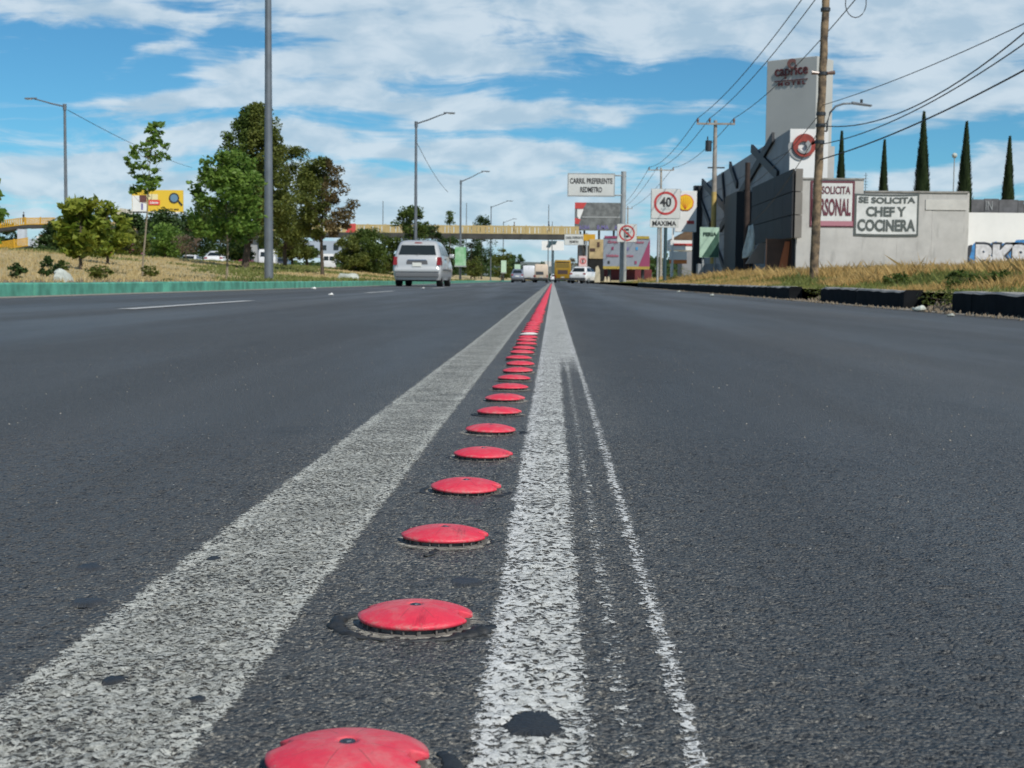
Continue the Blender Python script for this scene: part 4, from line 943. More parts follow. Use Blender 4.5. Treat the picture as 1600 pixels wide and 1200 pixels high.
for j, (px, py) in enumerate(((1356, -150), (1386, -160), (1440, -130))):
    wire(i2[j], P(px, py, Y1), .55, ['leftmost', 'middle', 'rightmost'][j]+' of the three cables rising from the second power pole to the top edge', .017, HV)
    wire(i3[j], i2[j], .6, ['leftmost', 'middle', 'rightmost'][j]+' of the three cables between the second and third power pole', .02, HV)
    wire(i4[j], i3[j], .6, ['leftmost', 'middle', 'rightmost'][j]+' of the three cables between the third and far power pole', .025, HV)
CB = 'cables fixed to the near power pole'
Yn = 22
wire(onp1(165), P(1640, 18, Yn), .10, 'topmost thin cable from the near pole to the right edge', .009, CB)
wire(onp1(196), P(1640, 17, Yn), .55, 'twisted cable sagging from the lamp arm to the right edge', .013, CB)
wire(onp1(226), P(1640, 40, Yn), .30, 'third cable from the near pole to the right edge', .012, CB)
wire(onp1(250), P(1640, 88, Yn), .15, 'thick lowest cable from the near pole to the right edge', .016, CB)
wire(P(1168, 352, 57), onp1(200), .3, 'thin cable from the near pole down to the dark pole', .011, CB)
wire(P(1150, 300, 66), onp1(175), .35, 'thin cable crossing the dark facade towards the near pole', .010, CB)
# dark stub pole with a rag banner
Yd = 57; a = P(1166, 412, Yd); b = P(1168.5, 254, Yd); dp = empty('utility_pole', (a.x, Yd, gzf(a.x, Yd)), 'dark wooden utility pole in front of the black facade with a white rag on it', 'utility pole')
MB().cyl((a.x, Yd, gzf(a.x, Yd)-.1), b, .125, .10, 12).build('pole', mat('dark_wood', (.045, .03, .025), .9, var=.4, vs=5), dp, smooth=True)
m_rag = mat('rag_banner', (.66, .74, .72), .8, var=.3, vs=3)
vs = []; pr = [(352, 1172, 4), (362, 1172, 6), (372, 1171, 8), (382, 1169.5, 9.5), (392, 1168, 10.5), (400, 1166.5, 9), (403, 1164, 6)]
for i, (py, cx, hw) in enumerate(pr):
    for k in range(5):
        q = P(cx-hw/2*0+(k/4-.5)*hw*1.7, py+(k-2)*(-.5), Yd); vs.append((q.x, Yd-.18-.05*math.sin(k*1.9+i*.7), q.z))
mb = MB().add(vs, [(i*5+k, i*5+k+1, i*5+k+6, i*5+k+5) for i in range(6) for k in range(4)]); o = mb.build('rag_banner', m_rag, smooth='all'); o.modifiers.new('s', 'SOLIDIFY').thickness = .01
tag(o, 'torn white cloth banner hanging on the dark utility pole', 'banner')

# ================================================================== MOTEL BUILDING
m_wall = mat('render_light_grey', (.50, .49, .465), .9, var=.16, vs=.8, bump=.004, bs=30, stain=.55)
m_wallw = mat('render_white', (.76, .76, .74), .85, var=.06, vs=.8, stain=.12)
m_clad = mat('cladding_grey', (.24, .245, .26), .6, var=.18, vs=.6)
m_clad2 = mat('cladding_dark', (.022, .024, .028), .7, var=.25, vs=.8)  # box side in shade: the shading is put into this near-black base
m_clad3 = mat('cladding_brown_grey', (.20, .185, .165), .7, var=.15, vs=1)
m_beam = mat('dark_beam', (.016, .018, .022), .6)
m_tower = mat('tower_grey', (.42, .43, .415), .85, var=.08, vs=.4)
m_maroon = mat('maroon_letters', (.10, .018, .02), .5)
m_swirl = mat('swirl_red', (.33, .05, .035), .5, var=.3, vs=3)
m_swg = mat('swirl_grey', (.30, .31, .31), .5)
m_doorb = mat('door_brown', (.07, .035, .022), .6, var=.3, vs=2)
m_org = mat('door_orange', (.42, .13, .05), .6)
XB = 10.0; Ynr = DL(1228, XB); Yfr = DL(1093, XB); zB = P(1228, 202, Ynr).z; zg = .30
bl = empty('motel', (XB, Ynr, zg), 'grey and white motel building with crossed dark beams and a square sign tower', 'motel')
MB().box(((XB+.1+XB+1.7)/2, (Ynr+Yfr)/2+.15, (zB-.1+zg)/2), (1.6, Yfr-Ynr-.3, zB-zg-.1)).build('wall', m_clad, bl)
# road facing facade of panels
nr_, nc_ = 7, 10; ph = (zB-zg)/nr_; pw = (Yfr-Ynr)/nc_; me = None
for r_ in range(nr_):
    for c_ in range(nc_):
        if me is None:
            o = MB().box((0, 0, 0), (.06, pw-.03, ph-.025)).build('panel', m_clad, bl, local=True); me = o
        else: o = me.copy(); COL.objects.link(o); o.parent = bl
        o.location = (.03, Ynr+pw*(c_+.5)-Ynr, zg+ph*(r_+.5)-zg)
def bar_on_facade(p0, p1_, w, name='beam', X=XB-.13, ext=0.0):
    a = PX(*p0, X); b = PX(*p1_, X); d = (b-a).normalized(); nrm = Vector((0, -d.z, d.y))*w/2
    MB().poly([a-nrm, b-nrm, b+nrm, a+nrm], (.12, 0, 0)).build(name, m_beam, bl)
for p0, p1_, w in (((1206, 214), (1124, 357), .44), ((1173, 232), (1213, 274), .40), ((1139, 257), (1150, 290), .36), ((1096, 284), (1155, 352), .42), ((1092, 308), (1108, 352), .38), ((1127, 272), (1139, 424), .32), ((1112, 370), (1132, 424), .3)):
    bar_on_facade(p0, p1_, w)
MB().box((XB-.3, Yfr-.4, (zB+zg)/2-.1), (.5, .9, zB-zg+.1)).build('beam', m_beam, bl)
for p0, w in (((1150, 0), .9),):
    a = PX(1144, 330, XB-.5); b = PX(1163, 330, XB-.5); MB().box((XB-.5, (a.y+b.y)/2, zg+2.2), (.8, abs(a.y-b.y), 4.6)).build('dark_column', m_beam, bl)
# white front with the swirl
cF, wF, hF = rect(1228, 202, 1286, 300, Ynr); MB().box((XB+wF/2, Ynr-.05, (zB+zg)/2), (wF, .3, zB-zg)).build('white_front', m_wallw, bl)
cG, wG, hG = rect(1286, 230, 1302, 300, Ynr); MB().box((cG.x, Ynr, cG.z-.4), (wG, .3, hG+.8)).build('side_block', m_wall, bl)
c = P(1255, 228, Ynr); f = Ynr-.21
def crescent(mb, cx, cz, r1, r2, ox, oz, y, depth, a0, a1, n=30):
    o_ = [(cx+r1*math.cos(R(a0+(a1-a0)*i/n)), cz+r1*math.sin(R(a0+(a1-a0)*i/n))) for i in range(n+1)]
    in_ = [(cx+ox+r2*math.cos(R(a0+(a1-a0)*i/n)), cz+oz+r2*math.sin(R(a0+(a1-a0)*i/n))) for i in range(n+1)]
    vs = []; 
    for (a, b), (c_, d) in zip(o_, in_): vs += [(a, y, b), (c_, y, d), (a, y+depth, b), (c_, y+depth, d)]
    fs = []
    for i in range(n): k = i*4; fs += [(k, k+1, k+5, k+4), (k, k+4, k+6, k+2), (k+1, k+3, k+7, k+5)]
    return mb.add(vs, fs)
rS = 17.5/F*Ynr
crescent(MB(), c.x, c.z, rS, rS*.50, -.02, -.07, f-.12, .12, 10, 385).build('logo_swirl', m_swirl, bl)
crescent(MB(), c.x-.02, c.z-.06, rS*.62, rS*.34, -.04, -.03, f-.16, .05, -160, 60).build('logo_inner', m_swg, bl)
crescent(MB(), c.x-.08, c.z-.06, rS*1.22, rS*1.08, .09, .07, f-.03, .03, 165, 262).build('logo_tail', m_swg, bl)
# projecting dark box
XA = 9.0; Ya_ = DL(1235, XA); Yb_ = DL(1172, XA); zT = P(1235, 268, Ya_).z+.12; zBm = P(1235, 372, Ya_).z; xE = P(1253.5, 300, Ya_).x
bxo = empty('box_volume', (XA, Ya_, zBm), None, None); bxo.parent = bl; bxo.location = Vector((XA, Ya_, zBm))-wl(bl)
MB().box(((XA+.06+xE)/2, (Ya_+Yb_)/2+.05, (zT+zBm)/2-.02), (xE-XA-.1, Yb_-Ya_-.2, zT-zBm-.1)).build('core', m_clad2, bxo)
ph = (zT-zBm)/3; pw = (Yb_-Ya_)/5
for r_ in range(3):
    for c_ in range(5):
        MB().box((XA+.02, Ya_+pw*(c_+.5), zBm+ph*(r_+.5)), (.06, pw-.02, ph-.03)).build('panel', m_clad2, bxo)
    MB().box(((XA+xE)/2+.05, Ya_-.03, zBm+ph*(r_+.5)), (xE-XA-.1, .08, ph-.03)).build('front_panel', m_clad3, bxo)  # sunlit face of the dark box, its light painted in as brown-grey
# entrance below the box
cE, wE, hE = rect(1197, 374, 1237, 425, Ya_+1.0); MB().box((cE.x, Ya_+1.1, (zBm+zg)/2), (wE, .1, zBm-zg)).build('entrance_door', m_doorb, bl)
c = P(1219, 395, Ya_+.9); MB().poly([(c.x-.15, Ya_+1.0, zg), (c.x+.25, Ya_+1.0, zg), (c.x+.38, Ya_+1.0, zBm-.1), (c.x+.2, Ya_+1.0, zBm-.1)], (0, .04, 0)).build('orange_leaf', m_org, bl)
cS = [P(1166, 412, Ya_+2), P(1194, 412, Ya_+2), P(1196, 380, Ya_+2), P(1186, 380, Ya_+2)]; MB().poly([(q.x, Ya_+2, max(zg-.1, q.z-.1*(q.z < 1))) for q in cS], (0, .3, 0)).build('slanted_wall', m_clad3, bl)
cD = P(1240, 395, Ya_+.5); MB().box((cD.x, Ya_+.6, (zBm+zg)/2), (.12, .3, zBm-zg)).build('door_frame', m_beam, bl)
# tower with name
Yt = 84; tl, trr = P(1198.5, 100, Yt), P(1277, 95, Yt-2.0)
dx, dy = trr.x-tl.x, trr.y-tl.y; rz = math.atan2(dy, dx); wT = math.hypot(dx, dy); zTt = (P(1198.5, 94.5, Yt).z+P(1277, 88, Yt-2.0).z)/2
tw = empty('sign_tower', (0, 0, 0), None, None); tw.parent = bl
tcx, tcy = (tl.x+trr.x)/2, (tl.y+trr.y)/2; tw.location = Vector((tcx, tcy, zg))-wl(bl)
nx, ny = math.sin(rz), -math.cos(rz)
MB().box((tcx-nx*1.0, tcy-ny*1.0, (zTt+zg)/2), (wT, 2.0, zTt-zg), rz).build('tower_shaft', m_tower, tw, bevel=.03)
zc_ = P(1238, 117, Yt).z; wc = 56/F*Yt
text('caprice', wc, 20/F*Yt, (tcx+nx*.05, tcy+ny*.05, zc_+.02), m_maroon, tw, bold=.012, rz=rz, depth=.06)
text('M O T E L', 46/F*Yt, 5.5/F*Yt, (tcx+nx*.05+.05, tcy+ny*.05, P(1238, 134, Yt).z), m_maroon, tw, bold=.03, rz=rz, depth=.08)
MB().box((tcx+nx*.04, tcy+ny*.04, P(1238, 129.3, Yt).z), (wc, .05, 1.2/F*Yt), rz).build('underline', m_maroon, tw)
crescent(MB(), tcx, P(1237, 104, Yt).z, 7.5/F*Yt, 3.6/F*Yt, .03, -.05, tcy-.16, .08, 20, 385).build('logo_swirl', mat('swirl_dark', (.09, .03, .025), .5), tw)

# ------------------------------------------------------------------ boundary walls
Yw = 54.0
w1 = empty('boundary_wall', (P(1250, 400, Yw).x, Yw, zg), 'light grey rendered wall carrying the two job banners, with a step in its top', 'wall')
a, b, c = P(1246, 300, Yw), P(1350, 281, Yw), P(1512, 304, Yw); zs = b.z; zl = P(1431, 301, Yw).z
xs_ = [a.x, b.x, (b.x*2+c.x)/3, (b.x+2*c.x)/3, c.x]
MB().box(((a.x+b.x)/2, Yw+.1, (zs+zg)/2-.1), (b.x-a.x, .2, zs-zg+.2)).build('wall_bay', m_wall, w1)
for i in range(1, 4): MB().box(((xs_[i]+xs_[i+1])/2+.002, Yw+.1+.004*i, (zl+zg)/2-.1), (xs_[i+1]-xs_[i]-.006, .2, zl-zg+.2)).build('wall_bay', m_wall, w1)
MB().box(((a.x+b.x)/2, Yw+.1, zs+.03), (b.x-a.x+.04, .28, .06)).build('coping', m_conc, w1); MB().box(((b.x+c.x)/2+.04, Yw+.1, zl+.03), (c.x-b.x, .28, .06)).build('coping', m_conc, w1)
MB().box((c.x+.0, Yw+1.5, (zl+zg)/2-.1), (.2, 2.8, zl-zg+.2)).build('wall_return', m_wall, w1)
mp_ = mat('fresh_render_patch', (.54, .53, .495), .9, var=.12, vs=1.4)
c_, w_, h_ = rect(1447, 312, 1509, 328, Yw); MB().box((c_.x, Yw-.008, c_.z), (w_, .03, h_)).build('render_patch', mp_, w1); 

Yv = Yw+.8
w2 = empty('graffiti_wall', (P(1515, 400, Yv).x, Yv, zg), 'white wall with blue and black bubble letter graffiti at the right edge', 'wall')
a, b = P(1513, 332, Yv), P(1760, 334, Yv); MB().box(((a.x+b.x)/2, Yv+.1, (a.z+zg)/2-.1), (b.x-a.x, .2, a.z-zg+.2)).build('wall_face', m_wallw, w2)
m_tarp = mat('dark_parapet', (.11, .11, .115), .7, var=.35, vs=3)
pc = P(1537, 320, Yv+.5); 
tar = empty('roof_screen', (P(1516, 330, Yv).x, Yv+.5, a.z), 'dark grey screen panels standing above the white graffiti wall', 'screen')
xe = [1517, 1537, 1560, 1590, 1600, 1760]; ht = [311.5, 310.5, 312, 313, 319, 320]
for i in range(5):
    q0, q1 = P(xe[i], 330, Yv+.5), P(xe[i+1], 330, Yv+.5); zt_ = P(xe[i], ht[i], Yv+.5).z; MB().box(((q0.x+q1.x)/2, Yv+.5+.01*i, (zt_+a.z-.1)/2), (q1.x-q0.x-.02, .1, zt_-a.z+.1)).build('screen_panel', m_tarp, tar)
q = P(1546, 321, Yv+.4); text('IN', .26, .34, (q.x, Yv+.435, q.z), m_swg, tar, bold=.0, depth=.008)
# graffiti letters as fat outlined shapes
gf = empty('graffiti', (P(1560, 395, Yv).x, Yv-.01, zg), 'blue and black bubble letter graffiti reading BKP on the white wall', 'graffiti')
m_gb = mat('spray_blue', (.05, .22, .50), .7, var=.4, vs=6); m_gk = mat('spray_black', (.03, .035, .045), .7); m_gw = mat('spray_pale', (.58, .58, .60), .7, var=.25, vs=5)
def gpoly(pts_, m, y, name): MB().poly([(P(x, yy, Yv).x, Yv-y, P(x, yy, Yv).z) for x, yy in pts_], (0, .002, 0)).build(name, m, gf)
gpoly([(1516, 416), (1512, 400), (1516, 388), (1522, 380), (1537, 378), (1547, 381), (1556, 377), (1564, 381), (1574, 379), (1583, 381), (1588, 375), (1605, 374), (1625, 378), (1640, 388), (1642, 405), (1636, 420), (1520, 420)], m_gb, .004, 'blue_fill')
text('BKP', 86/F*Yv, 44/F*Yv, (P(1567, 400, Yv).x, Yv-.008, P(1577, 401, Yv).z), m_gk, gf, bold=.12, depth=.003)
text('BKP', 82/F*Yv, 37/F*Yv, (P(1566, 400, Yv).x, Yv-.013, P(1576, 401, Yv).z), m_gw, gf, bold=.065, depth=.003)
gpoly([(1513, 384), (1519, 382), (1518, 392), (1514, 404), (1519, 414), (1512, 415), (1510, 398)], m_gk, .006, 'side_scrawl')
# banners
m_ban = mat('banner_cloth', (.66, .67, .65), .75, var=.12, vs=2, bump=.02, bs=3); m_bdark = mat('banner_dark_text', (.09, .105, .10), .7); m_bmar = mat('banner_maroon', (.13, .03, .045), .7); m_bpink = mat('banner_pink', (.42, .18, .22), .7)
def banner(x0, y0, x1, y1, Y, label, edge, sagf, texts, extra=None, skew=0.0):
    c, w, h = rect(x0, y0, x1, y1, Y); root = empty('banner', (c.x, Y, c.z-h/2), label, 'banner')
    def wf(b):
        u_ = b[:, 0]/w; v_ = b[:, 2]/h; b = b.copy(); k = sagf
        b[:, 2] += -k*h*(1-4*u_*u_)*(.5+.5*v_)*.35 - k*h*.15*(1-4*u_*u_)+skew*u_*w
        b[:, 1] += -k*.35*np.abs(np.sin(u_*9+v_*5))*(1-4*u_*u_)*.4; return b
    def grid(x_0, x_1, z_0, z_1, yy, n=24, mm=16):
        xs = np.linspace(x_0, x_1, n); zs = np.linspace(z_0, z_1, mm); Xg, Zg = np.meshgrid(xs, zs); b = wf(np.stack([Xg.ravel(), np.full(Xg.size, yy), Zg.ravel()], 1)); b += np.array(c)
        i = np.arange(mm-1)[:, None]*n+np.arange(n-1)[None, :]; return b, np.stack([i, i+1, i+1+n, i+n], -1).reshape(-1, 4)
    b, fc = grid(-w/2, w/2, -h/2, h/2, -.03); npmesh('border', b, fc, edge, root, wl(root))
    t = .05*h; b, fc = grid(-w/2+t, w/2-t, -h/2+t, h/2-t, -.045); npmesh('cloth', b, fc, m_ban, root, wl(root))
    if extra: b, fc = grid(-w/2+t*.5, w/2-t*.5, -h/2+t*.5, -h/2+h*extra[0], -.05); npmesh('footer', b, fc, extra[1], root, wl(root))
    for s, tx, tz, tw_, th, m, bo in texts:
        text(s, w*tw_, h*th, (c.x, Y-.06, c.z), m, root, bold=bo, depth=.004, warp=lambda b_, tx=tx, tz=tz: wf(b_+np.array([tx*w, 0, tz*h])))
    return root
banner(1266.5, 283.5, 1334, 354, Yw, 'square job banner reading SE SOLICITA PERSONAL with maroon letters behind the near pole', m_bmar, .0,
       [('SE SOLICITA', -.02, .30, .84, .17, m_bmar, .02), ('PERSONAL', -.02, -.07, .88, .38, m_bmar, .03)], (.13, m_bpink))
banner(1335.5, 303.5, 1434, 368, Yw, 'wide sagging job banner reading SE SOLICITA CHEF Y COCINERA in dark letters', m_bdark, .05,
       [('SE SOLICITA', .0, .36, .88, .15, m_bdark, .04), ('CHEF Y', -.01, .09, .62, .24, m_bdark, .04), ('COCINERA', .0, -.24, .90, .29, m_bdark, .04)])
# thin lamp and antenna behind wall
Yq = 75; a = P(1491.5, 243, Yq); lp = empty('globe_lamp', (a.x, Yq, .5), 'thin pole with a small round lamp behind the grey wall', 'lamp')
MB().cyl((a.x, Yq, .5), a, .035, .03, 8).build('pole', m_spost, lp); MB().sph(a, .14, 12, 8).build('globe', m_rockg, lp, smooth='all')
a = P(1353, 270, 56); an = MB().cyl((a.x, 56, .5), a, .012, .012, 6)
for k in range(6): an.box((a.x, 56, a.z-.1-.12*k), (.16, .012, .012))
tag(an.build('antenna', m_steel), 'thin comb shaped antenna above the step of the grey wall', 'antenna')
# fuel station: totem, canopy, small building
Ysh = 88; c, w, h = rect(1060, 299, 1088, 362, Ysh)
sh = empty('fuel_totem', (c.x, Ysh, zg), 'white fuel station totem with a yellow scallop shell half hidden by the 40 sign', 'totem sign')
MB().box((c.x-.1, Ysh, c.z), (w+.2, .25, h)).build('sign_board', m_white, sh, bevel=.02)
for px in (1038, 1051): q = P(px, 400, Ysh); MB().box((q.x, Ysh+.1, (c.z+zg)/2), (.12, .12, c.z-zg+1)).build('leg', m_white, sh)
cs_ = P(1070.5, 317, Ysh); rr_ = 12.5/F*Ysh
def scallop(r, y, m, name):
    pts_ = []
    for i in range(57):
        t = R(-52+284*i/56); q = r*(1+.045*abs(math.cos(4.6*(t-R(90))))) ; pts_.append((cs_.x+q*math.cos(t), y, cs_.z+q*math.sin(t)))
    pts_ += [(cs_.x-r*.36, y, cs_.z-r*.98), (cs_.x+r*.36, y, cs_.z-r*.98)]
    n = len(pts_); MB().poly(pts_, (0, .02, 0)).build(name, m, sh)
scallop(rr_, Ysh-.16, mat('shell_red', (.62, .07, .03), .5), 'shell_outline'); scallop(rr_*.90, Ysh-.185, mat('shell_yellow', (.90, .56, .02), .5), 'shell_face')
mb = MB()
for k in range(7):
    t = R(90+(k-3)*23); a_ = Vector((cs_.x, 0, cs_.z-rr_*.8)); b_ = Vector((cs_.x+rr_*.78*math.cos(t), 0, cs_.z+rr_*.74*math.sin(t))); d = (b_-a_).normalized(); nn = Vector((-d.z, 0, d.x))*.007
    mb.poly([(q.x, Ysh-.20, q.z) for q in (a_-nn, b_-nn, b_+nn, a_+nn)], (0, .008, 0))
mb.build('shell_ribs', MT['shell_red'], sh)
c2, w2_, h2_ = rect(1073, 345, 1084, 350, Ysh); MB().box((c2.x, Ysh-.14, c2.z), (w2_, .03, h2_)).build('red_strip', m_sred, sh)
def board(x0, y0, x1, y1, Y, m, name, parent, dy=.2): c, w, h = rect(x0, y0, x1, y1, Y); return MB().box((c.x, Y+dy/2, c.z), (w, dy, h)).build(name, m, parent), c, w, h
Ycn = 100; c0 = P(1070, 400, Ycn); cn = empty('fuel_canopy', (c0.x, Ycn, zg), 'white canopy edge with a red stripe left of the motel', 'canopy')
board(1048, 375.5, 1088, 391, Ycn, m_white, 'fascia', cn, 3); board(1051, 380.5, 1083, 384, Ycn-.04, m_sred, 'red_stripe', cn, .03)
board(1046, 393, 1073, 406, Ycn-.5, m_white, 'lower_board', cn, .1); board(1046, 406, 1073, 412, Ycn-.5, mat('orange_band', (.65, .2, .05), .6), 'orange_band', cn, .1)
for px in (1050, 1084): q = P(px, 400, Ycn+1); MB().box((q.x, Ycn+1, 1.4), (.2, .2, 2.2)).build('column', m_white, cn)
Yk = 112; c0 = P(1075, 400, Yk); kb = empty('kiosk', (c0.x, Yk, zg), 'low dark grey kiosk with a sloping brown roof behind the canopy', 'kiosk')
board(1066, 388, 1096, 440, Yk, m_clad, 'wall', kb, 4)
q = [P(1050, 374, Yk-.3), P(1085, 355, Yk-.3), P(1100, 355, Yk-.3), P(1100, 376, Yk-.3)]; MB().poly(q, (0, 5, 0)).build('roof', mat('brown_roof', (.14, .09, .055), .9, var=.3, vs=2), kb)
# green advertisement board by the motel
Ygs = 64; c0, w0, h0_ = rect(1093.5, 355.5, 1123, 402, Ygs); ga = empty('poster_board', (c0.x, Ygs, zg), 'pale green poster board with dark green corner and dark lettering before the motel', 'poster board')
MB().box((c0.x, Ygs, c0.z), (w0, .08, h0_)).build('board', mat('pale_green', (.42, .60, .47), .7, var=.12, vs=2), ga)
f = Ygs-.045; MB().poly([(c0.x-w0*.38, f, c0.z-h0_*.49), (c0.x+w0*.49, f, c0.z-h0_*.49), (c0.x+w0*.49, f, c0.z+h0_*.40)], (0, .004, 0)).build('dark_corner', mat('deep_green', (.045, .12, .085), .7, var=.3, vs=3), ga)
text('FERIA', w0*.72, h0_*.13, (c0.x+w0*.02, f-.01, c0.z+h0_*.27), mat('ink_green', (.03, .07, .05), .7), ga, bold=.05)
for s in (-.3, .3): MB().box((c0.x+s*w0, Ygs+.08, (c0.z+zg)/2-.2), (.07, .07, c0.z-zg+.3)).build('leg', m_spost, ga)
MB().box((c0.x, Ygs+.5, zg+.35), (w0*1.1, .8, .9)).build('plinth', mat('plinth_grey', (.26, .28, .30), .8, var=.2), ga)

# ------------------------------------------------------------------ billboards on the right
def billboard(x0, y0, x1, y1, Y, label, face, posts, pm, group=None, depth=.35):
    c, w, h = rect(x0, y0, x1, y1, Y); z0 = 0 if abs(c.x) < 4 else gzf(c.x, Y); root = empty('billboard', (c.x, Y, z0), label, 'billboard', group)
    MB().box((c.x, Y+depth/2, c.z), (w, depth, h)).build('board', face, root)
    for p in posts: q = P(p, 430, Y+depth+.2); MB().cyl((q.x, Y+depth+.2, z0-.3), (q.x, Y+depth+.2, c.z+h*.2), .16 if Y < 250 else .35, .16 if Y < 250 else .35, 10).build('post', pm, root)
    return root, c, w, h
m_bbg = mat('billboard_photo', (.17, .18, .18), .8, var=.45, vs=1.1)
bb, c, w, h = billboard(898.5, 317, 974, 360, 196, 'grey photo billboard with a red and white corner, behind the lane sign post', m_bbg, (912, 935, 958), m_steel)
f = 195.97; L0 = c.x-w/2; T0 = c.z+h/2
MB().poly([(L0, f-.02, T0), (L0, f-.02, T0-h*.22), (L0+w*.17, f-.02, T0-h*.22), (L0+w*.24, f-.02, T0)], (0, .02, 0)).build('red_corner', m_sred, bb)
MB().poly([(L0+w*.05, f-.02, T0-h*.24), (L0+w*.18, f-.02, T0-h*.24), (L0+w*.10, f-.02, T0-h*.62), (L0+w*.05, f-.02, T0-h*.5)], (0, .02, 0)).build('white_shape', m_white, bb)
MB().poly([(L0, f-.02, T0-h*.55), (L0+w*.12, f-.02, T0-h*.6), (L0+w*.08, f-.02, T0-h*.78), (L0, f-.02, T0-h*.75)], (0, .02, 0)).build('red_shape', m_sred, bb)
m_lil = mat('lilac_ink', (.17, .15, .34), .7)
MB().box((c.x+w*.05, f-.01, c.z-h*.02), (w*.8, .02, h*.05)).build('pale_line', m_swg, bb)
text('A.UAA', w*.22, h*.15, (c.x-w*.30, f-.02, c.z-h*.38), m_lil, bb, bold=.03, depth=.02); text('B.MA', w*.24, h*.15, (c.x+w*.08, f-.02, c.z-h*.38), m_lil, bb, bold=.03, depth=.02); text('AS', w*.1, h*.15, (c.x+w*.36, f-.02, c.z-h*.38), m_lil, bb, bold=.03, depth=.02)
Ypb = 128; m_bbl = mat('billboard_bluegrey', (.24, .27, .32), .7, var=.08)
pb, c, w, h = billboard(943, 372, 1015, 416, Ypb, 'blue grey poster board with a magenta wedge, behind the no parking sign', m_bbl, (952, 1004), m_steel)
f = Ypb-.02; L0 = c.x-w/2; R0 = c.x+w/2; T0 = c.z+h/2; B0 = c.z-h/2
m_mag = mat('magenta', (.26, .045, .11), .6); m_mus = mat('mustard', (.40, .30, .06), .8, var=.2); m_pinkr = mat('rose_ink', (.38, .10, .15), .7)
MB().poly([(R0, f-.02, T0-h*.04), (R0, f-.02, B0), (R0-w*.24, f-.02, B0)], (0, .02, 0)).build('magenta_wedge', m_mag, pb)
MB().box((c.x-w*.18, f-.02, T0+.06), (w*.6, .06, .2)).build('red_header', m_mag, pb); MB().box((c.x+w*.33, f-.02, T0+.05), (w*.3, .06, .24)).build('mustard_header', m_mus, pb)
MB().box((c.x, f, B0-.12), (w, .1, .24)).build('mustard_footer', m_mus, pb)
for tx, tz, tw_, s in ((-.3, -.12, .26, 'Unidades'), (.05, -.12, .2, 'Sorteo'), (.28, .36, .18, 'Nuevo'), (-.3, .36, .22, 'Gran'),): text(s, w*tw_, h*.1, (c.x+tx*w, f-.03, c.z+tz*h), m_pinkr, pb, bold=.03, depth=.01)
for tx, tz, m_ in ((-.3, .13, m_mag), (.02, .12, m_lil), (.22, .13, mat('sky_ink', (.06, .28, .55), .6)), (-.38, -.36, m_black), (.2, -.36, m_mag)): MB().box((c.x+tx*w, f-.02, c.z+tz*h), (w*.045, .02, h*.10)).build('small_picture', m_, pb)
rw = empty('low_wall', (P(980, 430, Ypb+2).x, Ypb+2, .3), 'dark red low wall behind the pale sign post', 'wall'); board(944, 421, 1018, 438, Ypb+2, mat('dark_red_wall', (.16, .035, .04), .8, var=.3, vs=1), 'wall_face', rw, .2)
bf, c, w, h = billboard(846.5, 376.5, 881, 391, 420, 'white billboard with a dark blotch on a teal post beyond the bridge', m_white, (863.5,), m_dpost)
MB().poly([(c.x-w*.3, 419.97, c.z-h*.2), (c.x-w*.12, 419.97, c.z-h*.22), (c.x-w*.05, 419.97, c.z+h*.1), (c.x+w*.12, 419.97, c.z+.1*h), (c.x+w*.2, 419.97, c.z+.5*h), (c.x-w*.18, 419.97, c.z+.5*h)], (0, .02, 0)).build('dark_blotch', m_dpost, bf)
billboard(849, 408, 862, 416, 520, 'tiny white billboard low beyond the cream truck', m_sign, (855,), m_steel)
# left yellow billboard
by_, c, w, h = billboard(206, 297, 286, 333, 208, 'yellow and white billboard with a magnifying glass and a red lozenge behind the sapling', mat('billboard_yellow', (.75, .50, .04), .6), (216, 246, 276), m_steel)
f = 207.97; L0 = c.x-w/2; T0 = c.z+h/2
MB().box((L0+w*.15, f-.015, c.z-h*.12), (w*.28, .03, h*.74)).build('white_field', m_white, by_); MB().box((c.x-w*.1, f-.015, c.z+h*.2), (w*.22, .03, h*.24)).build('cream_field', mat('cream', (.78, .68, .38), .7), by_)
MB().box((c.x, f-.015, c.z-h*.47), (w, .03, h*.07)).build('white_footer', m_white, by_)
MB().box((c.x-w*.28, f-.05, c.z+h*.12), (w*.14, .03, h*.3)).build('brown_picture', mat('brown_ink', (.14, .05, .05), .7), by_); MB().box((c.x-w*.3, f-.05, c.z-h*.22), (w*.035, .03, h*.28)).build('dark_post_picture', m_lil, by_)
mb = MB(); mb.box((c.x-w*.06, f-.05, c.z-h*.04), (w*.22, .03, h*.22)); mb.build('red_lozenge', mat('lozenge_red', (.70, .07, .05), .5), by_, bevel=.25)
text('Llama', w*.16, h*.11, (c.x-w*.06, f-.08, c.z-h*.04), m_white, by_, bold=.03, depth=.02); text('449 971 8040', w*.26, h*.07, (c.x+w*.29, f-.03, c.z-h*.33), m_doorb, by_, bold=.03, depth=.02)
q = (c.x+w*.33, f-.03, c.z+h*.16); ring(MB(), q, w*.075, w*.1, .04).build('lens_ring', m_black, by_); ring(MB(), q, .01, w*.075, .02).build('lens_glass', mat('lens_blue', (.14, .25, .36), .3), by_)
MB().poly([(q[0]+w*.06, f-.03, q[2]-w*.06), (q[0]+w*.09, f-.03, q[2]-w*.04), (q[0]+w*.17, f-.03, q[2]-w*.13), (q[0]+w*.14, f-.03, q[2]-w*.16)], (0, .02, 0)).build('lens_handle', m_black, by_)
